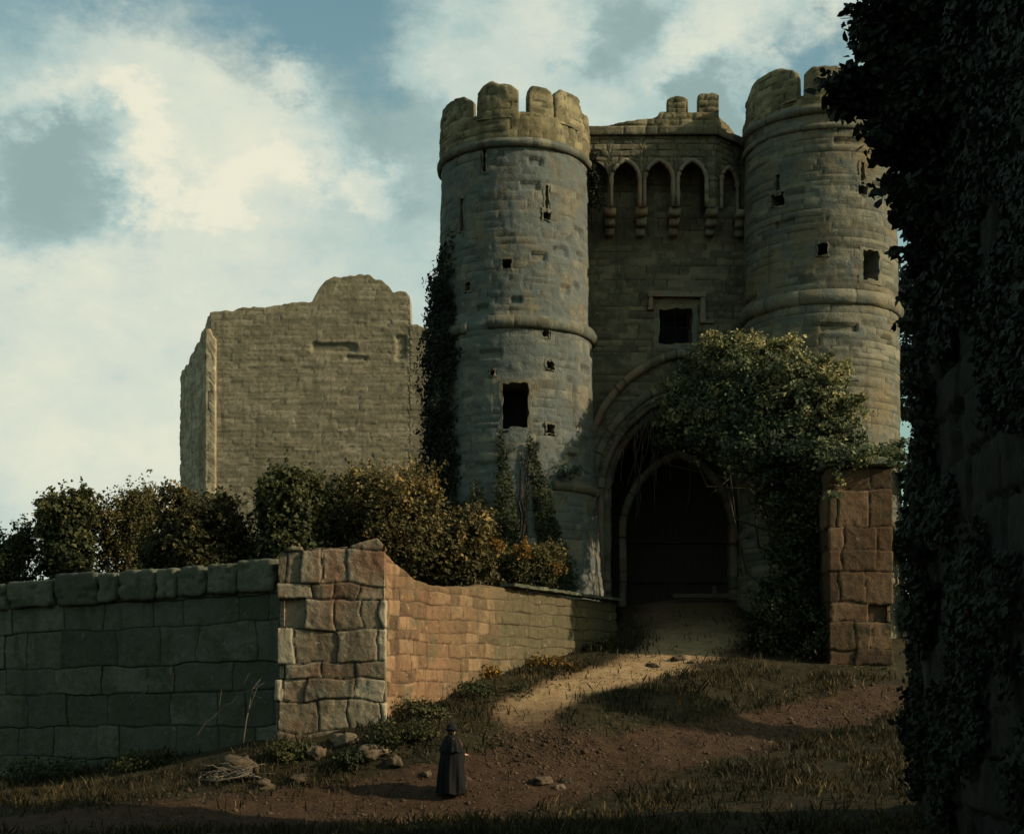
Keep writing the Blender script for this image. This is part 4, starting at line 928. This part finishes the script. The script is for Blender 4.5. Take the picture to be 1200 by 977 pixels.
def tree(u, v, Y, hw, hh, zb, mat, label, seed, n=8000, size=.2):
    r = np.random.default_rng(seed); c = P(u, v, Y); a, b = hw * Y / F, hh * Y / F
    o = root('tree', (c[0], c[1], zb), label, 'tree', None); B = []
    for k in range(16):
        e = r.uniform(-1, 1); t = r.uniform(0, 2 * np.pi); w = math.sqrt(max(.05, 1 - e * e * .8)); q = r.uniform(.3, .5)
        B.append((c[0] + a * .6 * w * math.cos(t), c[1] + a * .6 * w * math.sin(t), c[2] + b * .75 * e, a * q, a * q, a * q * 1.1, r.normal(0, .1)))
    lv, lf, lt = clump(B, n, size, r, 24); mk('crown', lv, lf, mat, o, None, False, {'tone': lt})
    m_ = MB(); zz = np.linspace(zb - .3, c[2] + b * .5, 12); m_.tube(np.c_[c[0] + np.cumsum(r.normal(0, .06, 12)), c[1] + 0 * zz, zz], np.linspace(.3, .06, 12), 8)
    branchset(m_, (c[0], c[1], c[2] - b * .6), [x[:3] for x in B], .1, r); m_.build('trunk', M['bark'], o)
tree(1092, 400, 62, 48, 190, 4.6, M['lf_blue'], 'pale blue green tree showing between the right tower and the dark foreground wall', 361, 14000)
tree(1084, 640, 53, 36, 130, 3.3, M['lf_blue'], 'smaller blue green tree just right of the red pier', 362, 8000, .16)

tree(1500, 500, 36.6, 66, 110, 2.6, M['lf_dark'], 'unseen bushy tree added beyond the dark foreground wall to shade the bank', 363, 16000, .2)  # out of view, added to throw shade on the bank below the ramp
# ------------------------------------------------------------------ hanging vines, brambles
def vines():
    r = np.random.default_rng(371)
    for k in range(26):
        u = r.uniform(718, 830); x = X_(u, 56.2); hw = x - AX; R = 3.95
        ztop = AZ + math.sqrt(max(.05, R * R - (abs(hw) + AC) ** 2)) if abs(hw) + AC < R else AZ
        L = r.uniform(1.2, 4.6); n = 10; f = np.linspace(0, 1, n)
        p = np.c_[x + np.cumsum(r.normal(0, .07, n)) - f * r.uniform(0, .5), 56.25 + np.cumsum(r.normal(0, .04, n)), ztop - f * L]
        m_ = MB(); m_.tube(p, np.linspace(.028, .012, n), 5)
        o = m_.build('hanging_vine', M['vine'], None, tuple(p[0])); tag(o, 'thin bare vine hanging in the left side of the gate arch', 'vine', 'bare vines hanging from the gate arch')
    for k, (a, b, lbl) in enumerate([((150, 830, 39.6), (210, 800, 39.2), 'pale bare bramble stem against the boundary wall, left of the longest bramble'), ((225, 868, 38.4), (310, 800, 37.9), 'longest pale bramble stem leaning across the boundary wall near the pier'), ((285, 870, 37.9), (300, 800, 38.3), 'upright bramble stem on boundary wall close beside the corner pier')]):
        A, Bq = P(*a), P(*b); f = np.linspace(0, 1, 12)[:, None]; m_ = MB(); p = A + (Bq - A) * f; p[:, 2] += .25 * np.sin(f[:, 0] * np.pi) + r.normal(0, .03, 12); m_.tube(p, np.linspace(.022, .008, 12), 5)
        for q in (4, 7, 9): m_.tube([p[q], p[q] + r.normal(0, .25, 3) + np.array([.1, -.05, .35])], [.012, .005], 4)
        o = m_.build('bramble', M['straw'], None, tuple(A)); tag(o, lbl, 'bramble', 'bare brambles on the boundary wall')
def bramble_heap():
    r = np.random.default_rng(391); x0, y0 = X_(276, 35.6), 35.6; z0 = float(ground_at(np.array(x0), np.array(y0))); m_ = MB()
    c_ = np.array([x0, y0, z0])
    for k in range(22):
        t = np.linspace(0, r.uniform(2.5, 5.5), 16) + r.uniform(0, 6); R_ = r.uniform(.15, .5); e = r.uniform(.35, .9)
        q = np.c_[R_ * np.cos(t) * 1.3, R_ * np.sin(t) * .8, .08 + R_ * e * (1 + np.sin(t + r.uniform(0, 6))) * .6] + r.normal(0, .02, (16, 3)) + np.array([r.normal(0, .3), r.normal(0, .2), 0])
        m_.tube(c_ + q, np.linspace(.022, .008, 16), 5)
    tag(m_.build('bramble', M['straw'], None, (x0, y0, z0)), 'heap of curled dry bramble canes on the ground before the boundary wall', 'bramble')
vines(); bramble_heap()

# ------------------------------------------------------------------ loose stones
def rocks():
    L = [(282, 898, 36.4, 1.0, .6, 'pale cracked boulder at the foot of the dark boundary wall'), (255, 915, 35.6, .55, .3, 'small flat stone left of the pale boulder'), (310, 915, 35.2, .5, .28, 'small brown stone right of the pale boulder'),
         (405, 868, 37.2, .7, .4, 'pinkish stone fallen below the corner pier'), (372, 878, 36.8, .6, .35, 'dark stone lying left of the pinkish stone below the pier'), (440, 885, 36.4, .8, .38, 'long brown stone among brambles right of the pier foot'), (462, 893, 36, .45, .3, 'small stone just behind the cloaked figure, nearest the pier'),
         (637, 911, 35.1, .6, .22, 'flat pale stone on the path right of the cloaked figure'), (664, 908, 35.3, .32, .2, 'little round stone beside the flat pale stone on the path'), (655, 917, 34.8, .3, .14, 'tiny stone in front of the flat pale stone'),
         (795, 770, 47, .5, .25, 'bright sunlit stone in the middle of the ramp'), (812, 776, 46.6, .35, .2, 'smaller sunlit stone just below the bright ramp stone'), (765, 778, 46.4, .4, .2, 'sunlit stone on the ramp left of the bright stone'),
         (350, 905, 35.6, .5, .25, 'half buried stone midway between boulder and figure'), (500, 905, 35.4, .3, .16, 'pebble sized stone at the left heel of the figure')]
    for k, (u, v, Y, w, h, lb) in enumerate(L):
        x, y = X_(u, Y), Y; z = float(ground_at(np.array(x), np.array(y)))
        o = stone('stone', (x, y, z + h * .12), (w, w * .75, h), M['rock'], None, 400 + k, 2.6, .75, RNG.uniform(0, 3), 16, (x, y, z)); tag(o, lb, 'stone', 'loose stones')
rocks()

# ------------------------------------------------------------------ grass
def grass():
    r = np.random.default_rng(381); n = 150000
    x = r.uniform(-16.5, 14, n); y = 24 + 32 * r.random(n) ** .9
    inside = (y < bound_y(x) - .05) & ~((x > 9.5) & (y > 45)) & ~((np.abs(x - AX) < 6) & (y > 54.5)) & ~((y > 38) & (y < 39.7) & (x < pr_x + .05))
    x, y = x[inside], y[inside]
    pth = np.maximum(1 - sstep(.55, 1.3, polyd(x, y, PATH_LOW)), 1 - sstep(.5, 1.3, polyd(x, y, PATH_RAMP)))
    dens = np.clip(.35 + .9 * fbm(x * .9, y * .9, 0, 91, 3), .03, 1) * (1 - .96 * pth)
    k = r.random(len(x)) < dens; x, y, pth = x[k], y[k], pth[k]; m = len(x)
    z = ground_at(x, y) - .01; dry = np.clip(.4 + .4 * fbm(x * .6, y * .6, 0, 93, 3) + r.normal(0, .16, m), 0, 1)
    h = r.uniform(.1, .3, m) * (1 + .6 * fbm(x, y, 0, 95, 2)); w = r.uniform(.012, .03, m); a = r.uniform(0, 2 * np.pi, m)
    ln = r.normal(0, .4, (m, 2)) * h[:, None]
    b0 = np.c_[x - w * np.cos(a), y - w * np.sin(a), z]; b1 = np.c_[x + w * np.cos(a), y + w * np.sin(a), z]
    md0 = np.c_[x - w * .7 * np.cos(a) + ln[:, 0] * .4, y - w * .7 * np.sin(a) + ln[:, 1] * .4, z + h * .6]; md1 = np.c_[x + w * .7 * np.cos(a) + ln[:, 0] * .4, y + w * .7 * np.sin(a) + ln[:, 1] * .4, z + h * .6]
    tp = np.c_[x + ln[:, 0], y + ln[:, 1], z + h]
    V = np.stack([b0, b1, md1, tp, md0], 1).reshape(-1, 3)
    o = mk('grass', V, np.arange(m * 5).reshape(m, 5), M['grass'], None, (0, 30, 0), False, {'tone': np.repeat(dry, 5)})
    tag(o, 'rough dark and straw coloured grass over the banks', 'grass', kind='stuff')
    # pebbles and clods on the paths
    n = 3500; t = r.random(n); pts = np.array([q[:2] for q in PATH_LOW[1:9]] ); w2 = np.array([q[2] for q in PATH_LOW[1:9]]); s = np.r_[0, np.cumsum(np.hypot(*np.diff(pts, axis=0).T))]
    x = np.interp(t * s[-1], s, pts[:, 0]) + r.normal(0, .55, n) * np.interp(t * s[-1], s, w2); y = np.interp(t * s[-1], s, pts[:, 1]) + r.normal(0, .7, n) * np.interp(t * s[-1], s, w2)
    p2 = np.array([q[:2] for q in PATH_RAMP]); s2 = np.r_[0, np.cumsum(np.hypot(*np.diff(p2, axis=0).T))]; t2 = r.random(900) * .06
    x = np.r_[x, np.interp(t2 * s2[-1], s2, p2[:, 0]) + r.normal(0, .8, 900)]; y = np.r_[y, np.interp(t2 * s2[-1], s2, p2[:, 1]) + r.normal(0, .5, 900)]
    ok = y < bound_y(x) - .1; x, y = x[ok], y[ok]; m = len(x); z = ground_at(x, y); sz = r.uniform(.02, .06, m) * (1 + 1.2 * (r.random(m) < .06))
    o8 = np.array([[1, 0, 0], [0, 1, 0], [-1, 0, 0], [0, -1, 0], [0, 0, .8], [0, 0, -.5]]); fc = np.array([[0, 1, 4], [1, 2, 4], [2, 3, 4], [3, 0, 4], [1, 0, 5], [2, 1, 5], [3, 2, 5], [0, 3, 5]])
    V = np.c_[x, y, z][:, None] + o8[None] * sz[:, None, None] * r.uniform(.6, 1.3, (m, 6, 1)); fcs = (fc[None] + (np.arange(m) * 6)[:, None, None]).reshape(-1, 3)
    o = mk('pebbles', V.reshape(-1, 3), fcs, M['clod'], None, (0, 35, 0), True, {'tone': np.repeat(r.random(m), 6), 'joint': np.ones(m * 6)})
    tag(o, 'brown pebbles and clods scattered over the earth path', 'pebbles', kind='stuff')
    n = 16000; x = r.uniform(-15, 12, n); y = r.uniform(26, 50, n); k = (y < bound_y(x) - .1) & (fbm(x * .7, y * .7, 0, 131, 3) + .35 * r.random(n) > .22) & ~((y > 37.9) & (y < 39.7) & (x < pr_x + .05)); x, y = x[k], y[k]; m = len(x)
    lv = leaves(np.c_[x, y, ground_at(x, y) + r.uniform(.005, .05, m)], np.array([0, 0, 1.]) + r.normal(0, .35, (m, 3)), r.uniform(.04, .1, m), np.clip(r.normal(.45, .22, m), 0, 1), r)
    tag(mk('leaf_litter', lv[0], lv[1], M['litter'], None, (0, 35, 0), False, {'tone': lv[2]}), 'dry brown leaf litter drifted over the banks', 'leaves', kind='stuff')
grass()

# ------------------------------------------------------------------ the walker
def person():
    x0, y0 = X_(529, 34.4), 34.4; z0 = float(ground_at(np.array(x0), np.array(y0)))
    o = root('person', (x0, y0, z0), 'lone walker in a long black cloak and dark hat on the path', 'person')
    # body: x forward (to the right of the picture), y to the walker's left, z up; the walker faces right and slightly away
    fa = math.radians(28)
    def w(p):
        p = np.asarray(p, float); x, y, z = p[..., 0], p[..., 1], p[..., 2]
        return np.stack([x * math.cos(fa) - y * math.sin(fa), x * math.sin(fa) + y * math.cos(fa), z], -1)
    vs, es, rs = [], [], []
    def v(p, r, link=None):
        vs.append(w(p)); rs.append(r)
        if link is not None: es.append((link, len(vs) - 1))
        return len(vs) - 1
    pel = v((0, 0, .9), .13); sp = v((0, 0, 1.1), .125, pel); ch = v((.0, 0, 1.28), .14, sp); nb = v((.0, 0, 1.41), .065, ch); nk = v((.02, 0, 1.47), .052, nb)
    hd = v((.035, 0, 1.555), .085, nk); ht = v((.03, 0, 1.63), .075, hd)
    for s in (1, -1):
        hp = v((0, s * .09, .86), .095, pel); kn = v((.04 if s > 0 else -.02, s * .1, .48), .06, hp); an = v((.02 if s > 0 else -.1, s * .1, .09), .042, kn); v((.16 if s > 0 else .04, s * .11, .035), .036, an)
        sh = v((0, s * .18, 1.35), .062, ch); el = v((.03 if s > 0 else .07, s * .27, 1.09), .046, sh); wr = v((.25, s * .19, 1.0), .03, el); pm = v((.325, s * .16, .985), .032, wr)
        for q in range(4): 
            f1 = v((.375, s * (.185 - q * .021), .985 - .004 * q), .0095, pm); f2 = v((.40 - .004 * abs(q - 1.5), s * (.18 - q * .02), .962), .0085, f1); v((.39, s * (.175 - q * .019), .94), .008, f2)
        t1 = v((.335, s * .125, 1.0), .0105, pm); v((.37, s * .115, .99), .009, t1)
    me = bpy.data.meshes.new('body'); me.from_pydata([tuple(a + np.array([x0, y0, z0])) for a in vs], es, [])
    ob = bpy.data.objects.new('body_skin', me); COL.objects.link(ob)
    md = ob.modifiers.new('Skin', 'SKIN'); md.use_smooth_shade = True
    for k, r in enumerate(rs): me.skin_vertices[0].data[k].radius = (r, r); me.skin_vertices[0].data[k].use_root = (k == 0)
    ss = ob.modifiers.new('Sub', 'SUBSURF'); ss.levels = 1; ss.render_levels = 1
    dg = bpy.context.evaluated_depsgraph_get(); em = bpy.data.meshes.new_from_object(ob.evaluated_get(dg))
    V = np.array([q.co[:] for q in em.vertices]); fs = [list(p.vertices) for p in em.polygons]
    bpy.data.objects.remove(ob)
    # a face: nose, brow and chin pushed out of the head, mouth and eye hollows
    L = (V - np.array([x0, y0, z0])); c, s = math.cos(-fa), math.sin(-fa); lx = L[:, 0] * c - L[:, 1] * s; ly = L[:, 0] * s + L[:, 1] * c; lz = L[:, 2]
    def g(cx, cz, sx, sz): return np.exp(-(ly / sx) ** 2 - ((lz - cz) / sz) ** 2) * (lx > .07)
    push = .03 * g(0, 1.555, .014, .022) + .012 * g(0, 1.5, .03, .015) - .006 * g(0, 1.525, .025, .006) + .006 * g(0, 1.59, .04, .012)
    V = V + w(np.stack([push, 0 * push, 0 * push], -1))
    by = {}
    for f in fs: by.setdefault(len(f), []).append(f)
    body = mk('body', V, [np.array(q) for q in by.values()], M['skin'], o, None, True)
    # cloak: folded cone from the shoulders, open in front for the hands
    n, m = 90, 34; a = np.linspace(0, 2 * np.pi, n, endpoint=False); f = np.linspace(0, 1, m); A, Fz = np.meshgrid(a, f, indexing='ij')
    z = 1.46 - 1.41 * Fz
    rx = np.interp(Fz, [0, .05, .12, .3, .5, 1], [.075, .13, .165, .245, .28, .34]); ry = np.interp(Fz, [0, .05, .12, .3, .5, 1], [.085, .17, .265, .34, .35, .385])
    fold = 1 + (.02 + .1 * Fz) * np.sin(A * 9 + 1.5 * np.sin(Fz * 3) + 2 * np.sin(A * 2)) * sstep(.15, .6, Fz) + .03 * Fz * np.sin(A * 17 + 1)
    cape = 1 + .06 * (Fz > .32) * (Fz < .38)
    bulge = .1 * np.exp(-((Fz - .3) / .16) ** 2) * np.clip(np.cos(A), 0, 1)
    pts = np.stack([rx * np.cos(A) * fold + bulge - .02 * Fz, ry * np.sin(A) * fold, z + .02 * np.sin(A * 5) * Fz], -1)
    q = grid_faces(n, m, True); mk('cloak', (w(pts) + np.array([x0, y0, z0])).reshape(-1, 3), q, M['cloak'], o)
    # short shoulder cape and collar
    m = 14; f = np.linspace(0, 1, m); A, Fz = np.meshgrid(a, f, indexing='ij')
    rx = np.interp(Fz, [0, .15, .4, 1], [.09, .15, .2, .29]); ry = np.interp(Fz, [0, .15, .4, 1], [.095, .19, .29, .38]); fold = 1 + .05 * Fz * np.sin(A * 11 + np.sin(A * 3))
    pts = np.stack([rx * np.cos(A) * fold, ry * np.sin(A) * fold, 1.485 - .42 * Fz + .015 * np.sin(A * 6) * Fz], -1); mk('cape', (w(pts) + np.array([x0, y0, z0])).reshape(-1, 3), grid_faces(n, m, True), M['cloak'], o)
    # hat: low crown rising to a blunt peak, turned-up brim; hair below it
    a = np.linspace(0, 2 * np.pi, 40, endpoint=False); prof = [(.09, 1.58), (.135, 1.585), (.15, 1.61), (.142, 1.64), (.125, 1.645), (.125, 1.69), (.11, 1.73), (.08, 1.755), (.04, 1.785), (.022, 1.81), (.001, 1.815)]
    V = np.array([[(r_ * np.cos(t) * 1.02 + .01, r_ * np.sin(t), z_ + (.02 * abs(math.sin(t)) if .14 < r_ else 0) - .01) for r_, z_ in prof] for t in a]); mk('hat', (w(V) + np.array([x0, y0, z0])).reshape(-1, 3), grid_faces(40, len(prof), True), M['hat'], o)
    th = np.linspace(0, 2 * np.pi, 28, endpoint=False); ph = np.linspace(-1.0, 1.2, 14); T_, H_ = np.meshgrid(th, ph, indexing='ij'); d = np.stack([np.cos(H_) * np.cos(T_), np.cos(H_) * np.sin(T_), np.sin(H_)], -1)
    d = d * (.102 + .006 * np.sin(T_ * 13))[..., None]; d[..., 0] = np.minimum(d[..., 0], .045) - .01; mk('hair', (w(d + np.array([.01, 0, 1.56])) + np.array([x0, y0, z0])).reshape(-1, 3), grid_faces(28, 14, True), M['hair'], o)
    a = np.linspace(-.9, .9, 14); pts = np.c_[.16 * np.cos(a), .16 * np.sin(a) * 1.0, 1.43 - .1 * np.cos(a)]; m_ = MB(); m_.tube(w(pts) + np.array([x0, y0, z0]), .035, 7); m_.tube(w(np.array([[.19, 0, 1.36], [.26, .02, 1.25], [.3, .02, 1.1]])) + np.array([x0, y0, z0]), [.03, .035, .03], 7); m_.build('scarf', M['scarf'], o)
person()

# ------------------------------------------------------------------ sky, sun, camera
SUN_AZ, SUN_EL = 15.5, 27.0                # degrees in front of due right; height
az, el = math.radians(SUN_AZ), math.radians(SUN_EL)
sd = Vector((math.cos(az) * math.cos(el), -math.sin(az) * math.cos(el), math.sin(el)))
l = bpy.data.lights.new('sun', 'SUN'); l.energy = 4.6; l.angle = math.radians(.8); l.color = (1.0, .83, .62)
lo = bpy.data.objects.new('sun', l); COL.objects.link(lo); lo.rotation_euler = sd.to_track_quat('Z', 'Y').to_euler(); lo.location = sd * 80
wd = bpy.data.worlds.new('World'); S.world = wd; wd.use_nodes = True; nt = wd.node_tree; nt.nodes.clear()
out = N(nt, 'ShaderNodeOutputWorld'); sky = N(nt, 'ShaderNodeTexSky'); sky.sky_type = 'NISHITA'; sky.sun_disc = False
sky.sun_elevation = el; sky.sun_rotation = math.radians(90 + SUN_AZ); sky.air_density = 1.4; sky.dust_density = 2.5; sky.ozone_density = 1.2
bg = N(nt, 'ShaderNodeBackground'); bg.inputs[1].default_value = .1; nt.links.new(mixc(nt, 1.0, sky.outputs[0], (1.0, 1.24, 1.02), 'MULTIPLY'), bg.inputs[0])
tc = N(nt, 'ShaderNodeTexCoord'); dvec = tc.outputs['Generated']
def vmath(op, a, b=None):
    m = N(nt, 'ShaderNodeVectorMath', operation=op)
    for s, x in ((0, a), (1, b)):
        if x is None: continue
        if isinstance(x, (tuple, list)): m.inputs[s].default_value = x
        else: nt.links.new(x, m.inputs[s])
    return m
def cnoise(scale, detail, rough, off=0.0, squash=(1, 1, 1.6)):
    v = vmath('MULTIPLY', dvec, squash).outputs[0]; v = vmath('ADD', v, (off, off * .7, off * 1.3)).outputs[0]
    n = N(nt, 'ShaderNodeTexNoise'); inp(n, Scale=scale, Detail=detail, Roughness=rough); nt.links.new(v, n.inputs['Vector']); return n
wn = cnoise(9, 9, .66, 3.0); wv = vmath('SUBTRACT', wn.outputs['Color'], (.5, .5, .5)).outputs[0]
wv = vmath('SCALE', wv); wv.inputs['Scale'].default_value = .16; wdir = vmath('ADD', dvec, wv.outputs[0]).outputs[0]
def blob(u, v, rad, amp):
    d = Vector(((u - 600) / F, 1, (V0 - v) / F)).normalized()
    ds = vmath('DISTANCE', wdir, tuple(d)).outputs['Value']
    return mrange(nt, ds, rad / F, rad / F * .25, 0, amp)
def total(x, items):
    for i in items: x = math_(nt, 'ADD', x, i)
    return x
cn = cnoise(5.5, 10, .64, 0.0).outputs['Fac']; cn2 = cnoise(8, 10, .66, 9.0).outputs['Fac']
cover = total(math_(nt, 'MULTIPLY', math_(nt, 'SUBTRACT', cn, .5), 1.6), [blob(230, 200, 330, .6), blob(470, 230, 200, .25), blob(470, 140, 70, -.15), blob(60, 420, 420, .7), blob(430, 300, 300, .5), blob(620, 60, 160, .35), blob(800, 40, 190, .5), blob(960, 30, 120, .3), blob(250, 0, 190, -.62), blob(60, 30, 130, -.2), blob(400, 60, 110, -.45), blob(470, 110, 80, -.3), blob(900, 90, 120, -.55), blob(960, 70, 80, -.3), blob(770, 130, 90, -.2), blob(680, 150, 120, .2), blob(850, 105, 70, .7)])
light = total(math_(nt, 'MULTIPLY', math_(nt, 'SUBTRACT', cn2, .5), 1.2), [blob(u, v, r_, a) for u, v, r_, a in [(230, 130, 210, .32), (20, 125, 60, .3), (80, 138, 55, .3), (135, 160, 50, .4), (168, 200, 50, .4), (195, 240, 50, .35), (235, 255, 50, .35), (265, 210, 55, .3), (325, 190, 55, .25), (360, 222, 50, .3), (415, 212, 55, .35), (70, 235, 110, -.55), (20, 180, 70, -.3), (120, 500, 330, .42), (330, 330, 220, .2), (720, 40, 80, -.5), (830, 45, 80, .4), (590, 60, 90, .3), (960, 10, 60, .3), (470, 150, 110, -.2), (430, 100, 90, -.2), (850, 105, 60, -.75), (690, 130, 90, .15)]])
cf = mrange(nt, cover, -.28, .4)
cc = ramp(nt, mrange(nt, light, -.5, .85), [(0, (.26, .37, .36)), (.33, (.4, .52, .49)), (.6, (.54, .61, .54)), (.85, (.66, .685, .565)), (1, (.76, .74, .59))])
bgc = N(nt, 'ShaderNodeBackground'); bgc.inputs[1].default_value = 1.0; nt.links.new(cc, bgc.inputs[0])
mx = N(nt, 'ShaderNodeMixShader'); nt.links.new(cf, mx.inputs[0]); nt.links.new(bg.outputs[0], mx.inputs[1]); nt.links.new(bgc.outputs[0], mx.inputs[2]); nt.links.new(mx.outputs[0], out.inputs[0])

cam = bpy.data.cameras.new('camera'); co = bpy.data.objects.new('camera', cam); COL.objects.link(co)
cam.sensor_width = 36; cam.lens = 36 * F / 1200; cam.shift_y = (V0 - 488.5) / 1200; cam.clip_start = .1; cam.clip_end = 8000
co.location = (0, 0, ZC); co.rotation_euler = (math.radians(90), 0, 0); S.camera = co
vs_ = S.view_settings; vs_.view_transform = 'Standard'; vs_.look = 'None'; vs_.exposure = .14; vs_.gamma = 1
S.cycles.max_bounces = 6; S.cycles.diffuse_bounces = 3
